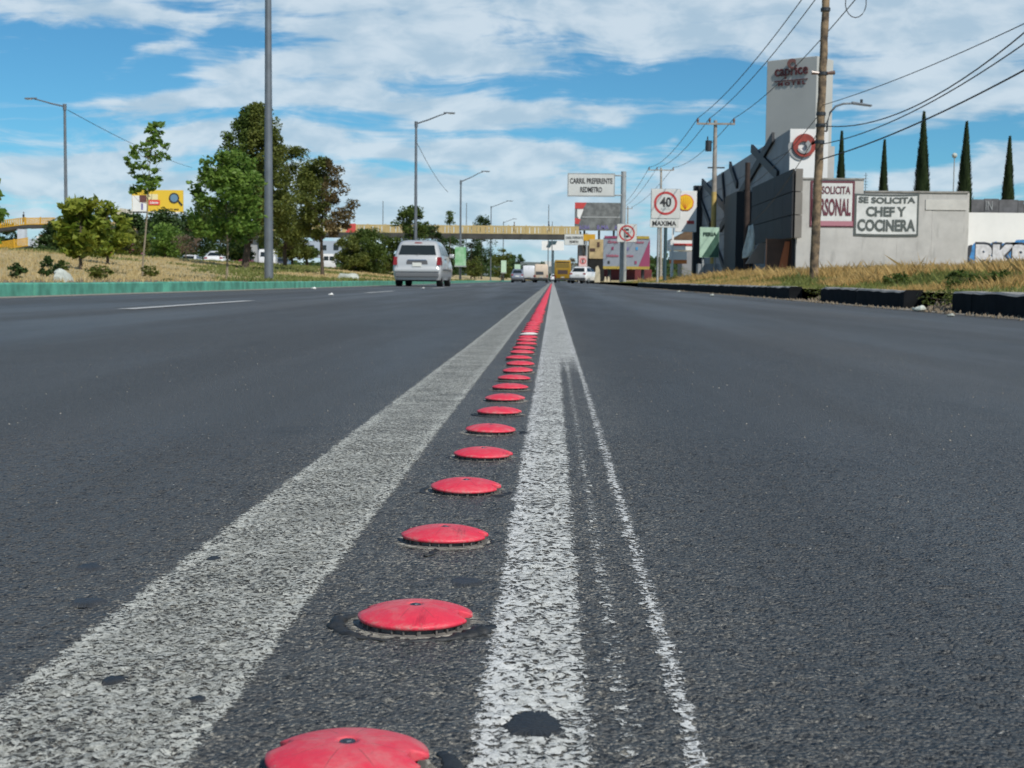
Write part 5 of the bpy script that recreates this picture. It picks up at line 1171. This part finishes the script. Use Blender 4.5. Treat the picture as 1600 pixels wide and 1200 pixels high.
# banners on lamp poles
m_bgr = mat('pole_banner_green', (.13, .38, .16), .7, col2=(.36, .56, .38), vs=1.6)
for px0, py0, px1, py1, Y, lb in ((711, 386, 728, 417, DL(719, -8)-.2, 'largest green banner on the lamp post right of the silver van'), (783, 407, 791, 427, 205, 'small white and green banner on a far post'), (804, 413, 813, 430, 168, 'pale green banner just above the dark car')):
    c, w, h = rect(px0, py0, px1, py1, Y); z0 = gzf(min(c.x, -7.2), Y); root = empty('pole_banner', (c.x, Y, z0), lb, 'banner', 'green banners on the median')
    MB().box((c.x, Y, c.z), (w, .05, h)).build('banner_cloth', m_bgr if Y < 150 else mat('pale_green2', (.50, .68, .50), .7, var=.1), root); MB().box((c.x, Y-.03, c.z-h*.46), (w*1.1, .04, h*.06)).build('banner_rail', m_spost, root)
    MB().cyl((c.x, Y+.12, z0-.1), (c.x, Y+.12, c.z), .06, .06, 8).build('post', m_steel, root)

# ================================================================== FOOTBRIDGE
m_by = mat('bridge_yellow', (.62, .34, .02), .6, var=.2, vs=1.2); m_bgd = mat('bridge_girder', (.055, .055, .05), .8, var=.3, vs=1); m_byl = mat('bridge_rail_faded', (.50, .38, .17), .7, var=.15, vs=1)
m_pier = mat('bridge_pier', (.55, .60, .66), .8, var=.1)
Yb = 179
fb = empty('footbridge', (P(905, 430, Yb).x, Yb, 0), 'long footbridge with yellow railings and dark girder spanning the avenue', 'footbridge')
xa, xb = P(905, 360, Yb).x, P(84, 345, Yb).x; zr = P(860, 353.5, Yb).z; zd = P(860, 366, Yb).z; zb_ = P(860, 374, Yb).z
MB().box(((xa+xb)/2, Yb+1.1, (zd+zb_)/2), (xa-xb, 2.4, zd-zb_)).build('girder', m_bgd, fb)
def railing(a, b, z_off, hgt, m, parent, yb=0.0, bars=10):
    a = Vector(a); b = Vector(b); L = (b-a).length; n = max(1, round(L/2.2))
    proto = None
    for i in range(n):
        p = a.lerp(b, i/n); q = a.lerp(b, (i+1)/n); mb = MB(); d = (q-p)
        for k in range(bars):
            r = p+d*((k+.5)/bars); mb.box((r.x, r.y, r.z+hgt/2), (L/n/bars*.62, .04, hgt))
        for zz in (0.04, hgt-.04):
            mb.add([(p.x, p.y-.03, p.z+zz-.05), (q.x, q.y-.03, q.z+zz-.05), (q.x, q.y-.03, q.z+zz+.05), (p.x, p.y-.03, p.z+zz+.05), (p.x, p.y+.03, p.z+zz-.05), (q.x, q.y+.03, q.z+zz-.05), (q.x, q.y+.03, q.z+zz+.05), (p.x, p.y+.03, p.z+zz+.05)],
                   [(0, 1, 2, 3), (7, 6, 5, 4), (3, 2, 6, 7), (0, 4, 5, 1), (0, 3, 7, 4), (1, 5, 6, 2)])
        mb.build('railing_panel', m, parent)
        MB().box((p.x, p.y, p.z+hgt/2+.05), (.12, .1, hgt+.12)).build('railing_post', m, parent)
H_ = zr-zd
railing((xb, Yb, zd), (xa, Yb, zd), 0, H_, m_byl, fb); railing((xb, Yb+2.2, zd), (xa, Yb+2.2, zd), 0, H_, m_byl, fb, bars=6)
MB().poly([(P(540, 355, Yb).x, Yb-.08, zd), (P(556, 355, Yb).x, Yb-.08, zd), (P(556, 355, Yb).x, Yb-.08, zr+.1), (P(548, 350, Yb).x, Yb-.08, zr+.1)], (0, .04, 0)).build('red_panel', mat('red_panel', (.55, .07, .06), .6), fb)
for px, wd in ((397, .9), (560, .7), (690, .7), (907, .5)):
    q = P(px, 430, Yb+1); MB().box((q.x, Yb+1.2, (zb_-.3)/2), (wd, .8, zb_+.3)).build('pier', mat('pier_grey', (.34, .35, .36), .8, var=.1), fb)
# left ramps, turning towards the avenue
def ramp(pts_px, Yr, parent, col):
    for i in range(len(pts_px)-1):
        (x0, t0, b0), (x1_, t1, b1) = pts_px[i], pts_px[i+1]
        a, b = P(x0, t0, Yr), P(x1_, t1, Yr); a2, b2 = P(x0, b0, Yr), P(x1_, b1, Yr)
        rail_h = (a.z-a2.z)
        railing((a.x, Yr, a2.z), (b.x, Yr, b2.z), 0, rail_h, col, parent, bars=12)
        MB().poly([(a.x, Yr, a2.z), (b.x, Yr, b2.z), (b.x, Yr, b2.z-.35), (a.x, Yr, a2.z-.45)], (0, 2.2, 0)).build('ramp_deck', m_bgd, parent)
ramp([(-70, 351, 367), (0, 344.5, 356), (40, 340.5, 351), (86, 341.5, 350.5)], Yb-4, fb, m_by)
ramp([(-70, 388, 402), (0, 378, 391), (44, 373, 384)], Yb-7, fb, m_by)
for x0, y0, x1_, y1_ in ((27, 358, 39, 374), (45, 373, 53, 394), (46, 384, 50, 400)):
    board(x0, y0, x1_, y1_+8, Yb-5.5, m_pier, 'pier', fb, .8)
# stair tower at the right end
for i in range(9):
    q = P(906+i*2.2, 371+i*6.5, Yb+1); MB().box((q.x, Yb+1, q.z), (.5, 2, .25)).build('stair_tread', m_bgd, fb)
railing(P(906, 372, Yb), P(925, 428, Yb), 0, 1.0, m_bgd, fb, bars=6)
# people on the bridge
m_skin = mat('skin', (.32, .18, .12), .6); m_hair = mat('hair', (.02, .017, .015), .7)
def person(x, y, z, H, shirt, trous, label, stride=.18, face=1, arm=.1):
    root = empty('person', (x, y, z), label, 'person')
    J = {'pel': (0, 0, .52), 'waist': (0, 0, .60), 'chest': (0, 0, .72), 'neck': (0, 0, .82), 'head': (.01*face, 0, .90), 'top': (.01*face, 0, .96),
         'shl': (0, -.10, .79), 'ell': (-.03*face, -.125, .64), 'hal': (.05*face, -.12, .50), 'shr': (0, .10, .79), 'elr': (-.06*face, .125, .65), 'har': (-.02*face+arm*face, .12, .51),
         'hipl': (0, -.05, .50), 'knl': (stride*.5*face, -.05, .28), 'anl': (stride*.6*face, -.05, .04), 'tol': (stride*.6*face+.09*face, -.05, .015),
         'hipr': (0, .05, .50), 'knr': (-stride*.2*face, .05, .28), 'anr': (-stride*.7*face, .05, .05), 'tor': (-stride*.7*face+.08*face, .05, .015)}
    E = [('pel', 'waist'), ('waist', 'chest'), ('chest', 'neck'), ('neck', 'head'), ('head', 'top'), ('chest', 'shl'), ('shl', 'ell'), ('ell', 'hal'), ('chest', 'shr'), ('shr', 'elr'), ('elr', 'har'),
         ('pel', 'hipl'), ('hipl', 'knl'), ('knl', 'anl'), ('anl', 'tol'), ('pel', 'hipr'), ('hipr', 'knr'), ('knr', 'anr'), ('anr', 'tor')]
    rad = {'pel': .075, 'waist': .07, 'chest': .085, 'neck': .032, 'head': .052, 'top': .035, 'shl': .04, 'ell': .028, 'hal': .022, 'shr': .04, 'elr': .028, 'har': .022, 'hipl': .055, 'knl': .038, 'anl': .025, 'tol': .02, 'hipr': .055, 'knr': .038, 'anr': .025, 'tor': .02}
    ks = list(J); me = bpy.data.meshes.new('body'); me.from_pydata([tuple(c*H for c in J[k]) for k in ks], [(ks.index(a), ks.index(b)) for a, b in E], [])
    o = bpy.data.objects.new('body', me); COL.objects.link(o); o.parent = root; sk = o.modifiers.new('skin', 'SKIN'); me.skin_vertices[0]
    for i, k in enumerate(ks): me.skin_vertices[0].data[i].radius = (rad[k]*H*.85, rad[k]*H*.85); me.skin_vertices[0].data[i].use_root = (k == 'pel')
    o.modifiers.new('s', 'SUBSURF').levels = 1
    dg = bpy.context.evaluated_depsgraph_get(); m2 = bpy.data.meshes.new_from_object(o.evaluated_get(dg)); o.modifiers.clear(); o.data = m2
    for q in (shirt, trous, m_skin): m2.materials.append(q)
    for p in m2.polygons:
        zz = p.center.z/H; p.material_index = 2 if zz > .83 or (zz < .56 and abs(p.center.y) > .1*H) else (0 if zz > .54 else 1); p.use_smooth = True
    MB().sph((.004*face*H, 0, .925*H), .052*H, 10, 6, (1.05, 1.0, .9)).build('hair', m_hair, root, local=True, smooth='all')
    return root
q = P(857.5, 352, Yb+1); person(q.x, Yb+1.2, zd, 1.72, mat('shirt_navy', (.03, .035, .07), .8), mat('jeans', (.05, .06, .1), .8), 'person in dark clothes walking on the bridge above the traffic', face=-1)
q = P(803.5, 352, Yb+1); person(q.x, Yb+1.2, zd, 1.6, mat('shirt_brown', (.14, .09, .06), .8), MT['jeans'], 'person in a brown top on the bridge, left of the thin mast', face=1)
q = P(37, 340, Yb-3); person(q.x, Yb-3, P(37, 351, Yb-4).z, 1.68, mat('shirt_black', (.02, .02, .025), .8), MT['jeans'], 'person in black on the yellow ramp at the far left', face=1)

# ================================================================== VEHICLES
m_tyre = mat('tyre', (.015, .015, .016), .85); m_rim = mat('rim', (.4, .41, .42), .35, metal=.7); m_glass = mat('car_glass', (.018, .024, .026), .12); m_tail = mat('tail_light', (.22, .012, .014), .3)
m_plast = mat('bumper_plastic', (.05, .052, .055), .6); m_plate = mat('number_plate', (.60, .60, .55), .5); m_under = mat('underbody', (.01, .01, .01), .9)
def carpaint(name, col, metal=.0, rough=.3):
    m = mat(name, col, rough, metal=metal, var=.05, vs=.8); m.node_tree.nodes['Principled BSDF'].inputs['Coat Weight'].default_value = .5; return m
def layers_body(Ls, r=.22, n=6):
    """Ls: (z, rear y, front y, half width); y runs from the rear (0) forwards"""
    vs = []; k = 4*(n+1)
    for (z, y0, y1, w) in Ls:
        rr = min(r, w*.5, (y1-y0)*.3)
        for cx, cy, a0 in ((w-rr, y0+rr, -90), (w-rr, y1-rr, 0), (-w+rr, y1-rr, 90), (-w+rr, y0+rr, 180)):
            for i in range(n+1): a = R(a0+90*i/n); vs.append((cx+rr*math.cos(a), cy+rr*math.sin(a), z))
    fs = []
    for j in range(len(Ls)-1):
        for i in range(k): a = j*k+i; b = j*k+(i+1) % k; fs.append((a, b, b+k, a+k))
    fs += [tuple(range(k-1, -1, -1)), tuple(range((len(Ls)-1)*k, len(Ls)*k))]
    return MB().add(vs, fs)
def itp(Ls, z, c):
    for i in range(len(Ls)-1):
        if Ls[i][0] <= z <= Ls[i+1][0]: t = (z-Ls[i][0])/(Ls[i+1][0]-Ls[i][0]+1e-9); return Ls[i][c]+(Ls[i+1][c]-Ls[i][c])*t
    return Ls[-1][c] if z > Ls[-1][0] else Ls[0][c]
def rear_panel(Ls, pts_, name, m, root, off=.012):
    a = []; 
    for x, z in pts_: a.append((x, itp(Ls, z, 1)-off, z))
    return MB().poly(a, (0, off*.8, 0)).build(name, m, root, local=True)
def side_panel(Ls, pts_, name, m, root, s, off=.010):
    return MB().poly([(s*(itp(Ls, z, 3)+off), y, z) for y, z in pts_], (-s*off*.8, 0, 0)).build(name, m, root, local=True)
def wheels(root, w, ys, r=.33, wd=.21):
    for s in (-1, 1):
        for y in ys:
            c = s*(w-wd/2-.02); t = MB().cyl((c-wd/2, y, r), (c+wd/2, y, r), r, r, 24).build('wheel', m_tyre, root, local=True, smooth=True, bevel=.02)
            MB().cyl((c+s*wd*.42, y, r), (c+s*wd*.53, y, r), r*.62, r*.58, 16).build('rim', m_rim, t, local=True)
def vehicle(kind, px, py, Y, label, paintm, rz=0.0, z=0.0, w=.92, L=None, H=None, x=None, **k):
    g = P(px, py, Y); x = g.x if x is None else x
    root = empty(k.get('name', 'car'), (x, Y, z), label, k.get('cat', 'car'), rz=rz)
    if kind == 'van':
        Ls = [(.24, .10, 4.75, w*.93), (.42, .02, 4.9, w*.985), (.62, .0, 4.92, w), (.66, .04, 4.9, w), (.80, .06, 4.75, w*1.0), (.98, .09, 4.2, w*.985), (1.10, .14, 3.75, w*.965), (1.14, .17, 3.65, w*.955), (1.52, .40, 2.95, w*.83), (1.64, .50, 2.70, w*.77), (1.70, .64, 2.45, w*.68), (1.725, .9, 2.2, w*.5)]
        layers_body(Ls, .2).build('body', paintm, root, local=True, smooth=True)
        rear_panel(Ls, [(-.70, 1.17), (.70, 1.17), (.61, 1.53), (-.61, 1.53)], 'rear_window', m_glass, root)
        rear_panel(Ls, [(-.15, 1.60), (.15, 1.60), (.12, 1.64), (-.12, 1.64)], 'brake_light', m_tail, root)
        rear_panel(Ls, [(-.40, .82), (.40, .82), (.38, .96), (-.38, .96)], 'plate_recess', mat('plate_recess_grey', (.09, .09, .095), .5), root)
        rear_panel(Ls, [(-.17, .74), (.17, .74), (.17, .88), (-.17, .88)], 'number_plate', m_plate, root, .03)
        rear_panel(Ls, [(-.55, .645), (.55, .645), (.5, .66), (-.5, .66)], 'tailgate_gap', m_plast, root, .03)
        MB().box((0, .03, .60), (w*1.86, .16, .13)).build('bumper', paintm, root, local=True, bevel=.04)
        MB().box((0, .05, .43), (w*1.80, .14, .16)).build('bumper_skirt', mat('bumper_grey', (.13, .135, .14), .5), root, local=True, bevel=.03)
        for s in (-1, 1):
            side_panel(Ls, [(.14, .80), (.42, .80), (.42, 1.10), (.17, 1.10)], 'tail_light', m_tail, root, s, .015)
            rear_panel(Ls, [(s*.73, .79), (s*.885, .79), (s*.86, 1.09), (s*.74, 1.09)][::s], 'tail_light', m_tail, root, .02)
            side_panel(Ls, [(.50, 1.16), (1.45, 1.16), (1.45, 1.53), (.66, 1.53)], 'side_window', m_glass, root, s)
            side_panel(Ls, [(1.52, 1.16), (2.55, 1.16), (2.55, 1.53), (1.52, 1.53)], 'side_window', m_glass, root, s)
            side_panel(Ls, [(2.62, 1.16), (3.5, 1.16), (2.95, 1.53), (2.62, 1.53)], 'side_window', m_glass, root, s)
            MB().box((s*(w+.10), 3.25, 1.18), (.20, .12, .15)).build('mirror', paintm, root, local=True, bevel=.04)
        for s in (-1, 1):
            side_panel(Ls, [(1.47, .50), (1.50, .50), (1.50, 1.12), (1.47, 1.12)], 'door_gap', m_plast, root, s, .006); side_panel(Ls, [(2.58, .50), (2.61, .50), (2.61, 1.12), (2.58, 1.12)], 'door_gap', m_plast, root, s, .006)
            side_panel(Ls, [(1.62, 1.0), (1.82, 1.0), (1.82, 1.04), (1.62, 1.04)], 'door_handle', m_plast, root, s, .03); side_panel(Ls, [(.7, .60), (4.2, .60), (4.2, .66), (.7, .66)], 'side_moulding', MT['bumper_grey'], root, s, .02)
            rear_panel(Ls, [(s*.715, .70), (s*.725, .70), (s*.715, 1.12), (s*.705, 1.12)][::s], 'tailgate_gap', m_plast, root, .008)
            MB().tube([(s*.60, .9, 1.75), (s*.60, 1.0, 1.79), (s*.60, 2.4, 1.79), (s*.60, 2.5, 1.74)], .016, 6).build('roof_rail', m_plast, root, local=True)
        MB().tube([(.0, .13, 1.15), (.02, .20, 1.20), (.34, .24, 1.22)], .012, 5).build('wiper', m_plast, root, local=True)
        rear_panel(Ls, [(-.34, .965), (.34, .965), (.34, 1.0), (-.34, 1.0)], 'chrome_strip', mat('chrome', (.6, .6, .6), .2, metal=.9), root, .03)
        wheels(root, w, (.95, 3.95), .33, .22)
        MB().box((0, 2.4, .26), (w*1.5, 4.2, .14)).build('underbody', m_under, root, local=True)
    elif kind in ('sedan', 'suv'):
        up_ = 0 if kind == 'sedan' else .14; H = 1.45+up_*1.4; r0 = .55 if kind == 'sedan' else .12
        Ls = [(.24+up_*.5, .12, 4.35, w*.92), (.45+up_, .0, 4.45, w), (.70+up_, .02, 4.40, w), (.92+up_, .10+r0*.15, 3.55, w*.97), (.98+up_, .3*r0+.2, 3.2, w*.94), (H-.1, r0+.45, 2.3, w*.74), (H, r0+.75, 2.0, w*.58)]
        layers_body(Ls, .22).build('body', paintm, root, local=True, smooth=True)
        rear_panel(Ls, [(-w*.72, 1.0+up_), (w*.72, 1.0+up_), (w*.6, H-.13), (-w*.6, H-.13)], 'rear_window', m_glass, root)
        rear_panel(Ls, [(-.2, .62+up_), (.2, .62+up_), (.2, .74+up_), (-.2, .74+up_)], 'number_plate', m_plate, root, .02)
        MB().box((0, .06, .36+up_*.7), (w*1.8, .14, .2)).build('bumper', m_plast, root, local=True, bevel=.03)
        for s in (-1, 1):
            rear_panel(Ls, [(s*w*.62, .74+up_), (s*w*.93, .74+up_), (s*w*.92, .88+up_), (s*w*.62, .88+up_)][::s], 'tail_light', m_tail, root, .02)
            side_panel(Ls, [(r0+.35, 1.02+up_), (1.75, 1.02+up_), (1.75, H-.12), (r0+.75, H-.12)], 'side_window', m_glass, root, s)
            side_panel(Ls, [(1.82, 1.02+up_), (2.95, 1.02+up_), (2.35, H-.12), (1.82, H-.12)], 'side_window', m_glass, root, s)
        wheels(root, w, (.85, 3.5), .32+up_*.25, .2); MB().box((0, 2.2, .27+up_*.5), (w*1.5, 3.8, .14)).build('underbody', m_under, root, local=True)
    elif kind in ('box', 'bus', 'panel'):
        L = L or 7; zb0 = .55 if kind != 'panel' else .3
        Ls = [(zb0, .05, L, w*.97), (zb0+.12, .0, L, w), (H*.6, .0, L, w), (H-.15, .05 if kind != 'panel' else .15, L-.05, w*.98), (H, .18, L-.3, w*.9)]
        layers_body(Ls, .14).build('body', paintm, root, local=True, smooth=True)
        if kind == 'bus':
            rear_panel(Ls, [(-w*.80, H*.66), (w*.80, H*.66), (w*.78, H*.86), (-w*.78, H*.86)], 'rear_window', mat('gold_glass', (.20, .13, .02), .2), root)
            rear_panel(Ls, [(-w*.62, H*.38), (w*.62, H*.38), (w*.58, H*.56), (-w*.58, H*.56)], 'engine_grille', mat('grille_brown', (.06, .035, .03), .6), root)
            rear_panel(Ls, [(-w*.8, H*.88), (w*.8, H*.88), (w*.8, H*.93), (-w*.8, H*.93)], 'roof_stripe', m_under, root)
        if kind == 'panel':
            for s in (-1, 1): rear_panel(Ls, [(s*.06, H*.62), (s*w*.78, H*.62), (s*w*.74, H*.86), (s*.06, H*.86)][::s], 'rear_window', m_glass, root); 
        if kind == 'box':
            rear_panel(Ls, [(-.01, zb0+.1), (.01, zb0+.1), (.01, H-.2), (-.01, H-.2)], 'door_gap', m_plast, root)
            if k.get('cargo'): rear_panel(Ls, [(-w*.8, H*.42), (w*.35, H*.42), (w*.3, H*.6), (-w*.8, H*.6)], 'dark_opening', m_plast, root)
        for s in (-1, 1):
            rear_panel(Ls, [(s*w*.80, zb0+.1), (s*w*.95, zb0+.1), (s*w*.95, zb0+.35), (s*w*.80, zb0+.35)][::s], 'tail_light', m_tail, root, .02)
        rear_panel(Ls, [(-.2, zb0+.05), (.2, zb0+.05), (.2, zb0+.18), (-.2, zb0+.18)], 'number_plate', m_plate, root, .02)
        MB().box((0, .1, zb0-.12), (w*1.8, .16, .16)).build('bumper', m_plast, root, local=True)
        wheels(root, w, (1.3, L-1.4), .42 if kind != 'panel' else .34, .28); MB().box((0, L/2, zb0-.1), (w*1.3, L*.95, .3)).build('underbody', m_under, root, local=True)
        if kind == 'panel':
            for s in (-1, 1): side_panel(Ls, [(.6, H*.6), (L*.55, H*.6), (L*.55, H*.84), (.7, H*.84)], 'side_window', m_glass, root, s)
    return root
silver = carpaint('silver_paint', (.52, .53, .53), metal=.25, rough=.35)
vehicle('van', 651, 447, 52.0, 'silver minivan seen from behind in the left lane', silver, name='minivan', cat='minivan', w=.90, rz=R(-1.0))
whitep = carpaint('white_car_paint', (.74, .74, .73)); redp = carpaint('red_car_paint', (.45, .03, .05)); darkp = carpaint('dark_car_paint', (.08, .085, .1), .3)
vehicle('suv', 902, 445, 138, 'white car turning out of the right lane behind the gold bus', whitep, rz=R(-20), w=.9)
vehicle('bus', 879, 441, 172, 'gold city bus seen from behind in the right lane', carpaint('gold_paint', (.38, .22, .015), .2), w=1.02, H=2.75, L=10.5, name='bus', cat='bus')
vehicle('sedan', 867, 440, 262, 'tiny white car right beside the far end of the stud row', whitep, w=.9)
vehicle('box', 845.5, 442, 165, 'cream truck with a dark opening ahead in the traffic', carpaint('cream_paint', (.62, .50, .38)), w=.80, H=2.15, L=5, name='truck', cat='truck', cargo=True)
vehicle('box', 826, 441, 172, 'white box truck left of the cream truck', carpaint('truck_white', (.66, .67, .69)), w=.74, H=2.05, L=4.6, name='truck', cat='truck')
vehicle('sedan', 808, 442.5, 150, 'dark car left of the white box truck', carpaint('silverblue_paint', (.25, .27, .32), .3), w=.68)
zsd = 1.16
for kind, px, L_, lb, pm, kw in (('sedan', 333, -30.5, 'white car parked by the side road, seen behind the median', whitep, {}), ('sedan', 182, -30.5, 'bright red car on the side road left of the sapling', redp, {}),
        ('sedan', 373, -33, 'dark red car right of the parked white car', carpaint('maroon_paint', (.2, .02, .05)), {}), ('panel', 417, -30.5, 'white van behind the tall lamp post', whitep, dict(H=2.1, L=5, name='van', cat='van')),
        ('sedan', 436, -32, 'dark car right of the tall lamp post', darkp, {}), ('panel', 514, -30.5, 'white van with dark rear windows behind the bronze tree trunk', whitep, dict(H=2.4, L=5.4, name='van', cat='van')),
        ('sedan', 292, -39, 'pale car under the brownish shrub', whitep, {})):
    Y = DL(px, L_); vehicle(kind, px, 405, Y, lb, pm, z=zsd, w=kw.pop('w', .9), rz=R(8 if kind == 'panel' else 0), x=P(px, 405, Y).x, **kw)

# ================================================================== BACKGROUND
# pale house and yellow structures far left and right
Yh = 230; hs = empty('house', (P(68, 400, Yh).x, Yh, 1), 'pale far house with a dark arch, right of the ramp', 'house')
board(57, 369, 72, 398, Yh, m_wallw, 'wall', hs, 5); board(60, 378, 66, 396, Yh-.05, m_under, 'arch', hs, .04); board(62, 366, 71, 374, Yh-.3, mat('terracotta', (.45, .22, .15), .9), 'roof', hs, 1)
hs = empty('house', (P(180, 350, 240).x, 240, 1), 'far building with a pale gable roof left of the yellow billboard', 'house')
q = [P(176, 352, 240), P(176, 338, 240), P(188, 325, 240), P(200, 338, 240), P(206, 352, 240)]; MB().poly(q, (0, 6, 0)).build('roof', mat('pale_roof', (.5, .46, .36), .8, var=.1), hs); board(176, 350, 206, 400, 240.1, m_wallw, 'wall', hs, 5)
hs = empty('building', (P(330, 390, 260).x, 260, 1), 'far building with blue grey front seen under the trees', 'building')
board(380, 376, 560, 402, 260, mat('bluegrey_wall', (.36, .42, .50), .8, var=.1, vs=.2), 'wall', hs, 6)
for i in range(9): board(388+i*19, 383, 396+i*19, 391, 259.95, m_glass, 'window', hs, .03)
sb = empty('shop', (P(932, 420, 150).x, 150, .4), 'beige shop front with dark openings right of the far lane sign', 'shop')
board(921, 374, 943, 404, 150, mat('beige_wall', (.48, .36, .19), .85, var=.3, vs=1), 'wall', sb, 4); board(919, 404, 944, 441, 150.1, m_under, 'dark_opening', sb, 3.8); board(922, 388, 930, 393, 149.96, m_doorb, 'window', sb, .03); board(933, 378, 937, 386, 149.96, m_doorb, 'window', sb, .03)
board(912, 366, 930, 376, 151, m_by, 'yellow_awning', sb, 1.5)
tb = empty('shop', (P(910, 400, 190).x, 190, .4), 'dark shop front left of the beige one, below the far lane sign', 'shop'); board(903, 384, 920, 440, 190, mat('dark_shop', (.05, .04, .035), .9, var=.4, vs=1), 'wall', tb, 4); board(903, 380, 914, 386, 189.9, m_doorb, 'awning', tb, .8)
c, w, h = rect(904.5, 400, 917, 416, 140); rs = empty('traffic_sign', (c.x, 140, .3), 'small faded pink sign with a red ring left of the shop', 'road sign'); MB().box((c.x, 140, c.z), (w, .04, h)).build('sign_panel', mat('faded_pink', (.60, .42, .40), .7), rs)
ring(MB(), (c.x, 139.97, c.z), w*.27, w*.38, .01).build('red_ring', m_sred, rs); text('E', w*.2, h*.34, (c.x, 139.96, c.z), m_black, rs, bold=.04, depth=.01); MB().cyl((c.x, 140.1, .2), (c.x, 140.1, c.z), .05, .05, 8).build('post', m_spost, rs)
m_creamb = mat('cream_cloth', (.55, .48, .34), .8, var=.15)
for x0, y0, x1_, y1_, lb in ((929, 415, 938, 441, 'tall cream feather banner by the shop'), (944, 432, 948, 441, 'small cream box left of the pair by the low wall'), (949, 432, 953, 441, 'small cream box right of the pair by the low wall')):
    c, w, h = rect(x0, y0, x1_, y1_, 120); mb = MB().poly([(c.x-w/2, 120, c.z-h/2), (c.x+w/2, 120, c.z-h/2), (c.x+w*.42, 120, c.z+h*.2), (c.x+w*.1, 120, c.z+h/2), (c.x-w*.3, 120, c.z+h*.4)], (0, .25, 0)); tag(mb.build('feather_banner' if h > 1 else 'carton', m_creamb), lb, 'banner' if h > 1 else 'box')
# far wood along the horizon
def farwood():
    V_, F_ = [], []; 
    n = 15000; x = rng.uniform(-420, 420, n); y = rng.uniform(560, 700, n); hmax = 4+7*vn(x*.03, x*0, 71)+3*vn(x*.2, x*0, 73); hmax = np.where(np.abs(x+2) < 14, 2.0, hmax)
    z = rng.random(n)*hmax; V1, F1 = leaves(np.stack([x, y, z], 1), 3.0, aspect=.9); tag(npmesh('far_trees', V1, F1, L_DARK), 'far belt of dark trees along the horizon', kind='stuff')
farwood()
# hills on the horizon
xs = np.linspace(-1600, 1600, 120); hz = 10+26*vn(xs*.0022, xs*0, 81)+6*vn(xs*.01, xs*0, 83); V_ = np.concatenate([np.stack([xs, np.full(120, 3000.), hz], 1), np.stack([xs, np.full(120, 2600.), xs*0-2], 1)]); i = np.arange(119)
tag(npmesh('hills', V_, np.stack([i+120, i+121, i+1, i], 1), mat('hill_scrub', (.14, .16, .14), .95, var=.2, vs=.01), smooth=True), kind='structure')
bpy.context.view_layer.update()
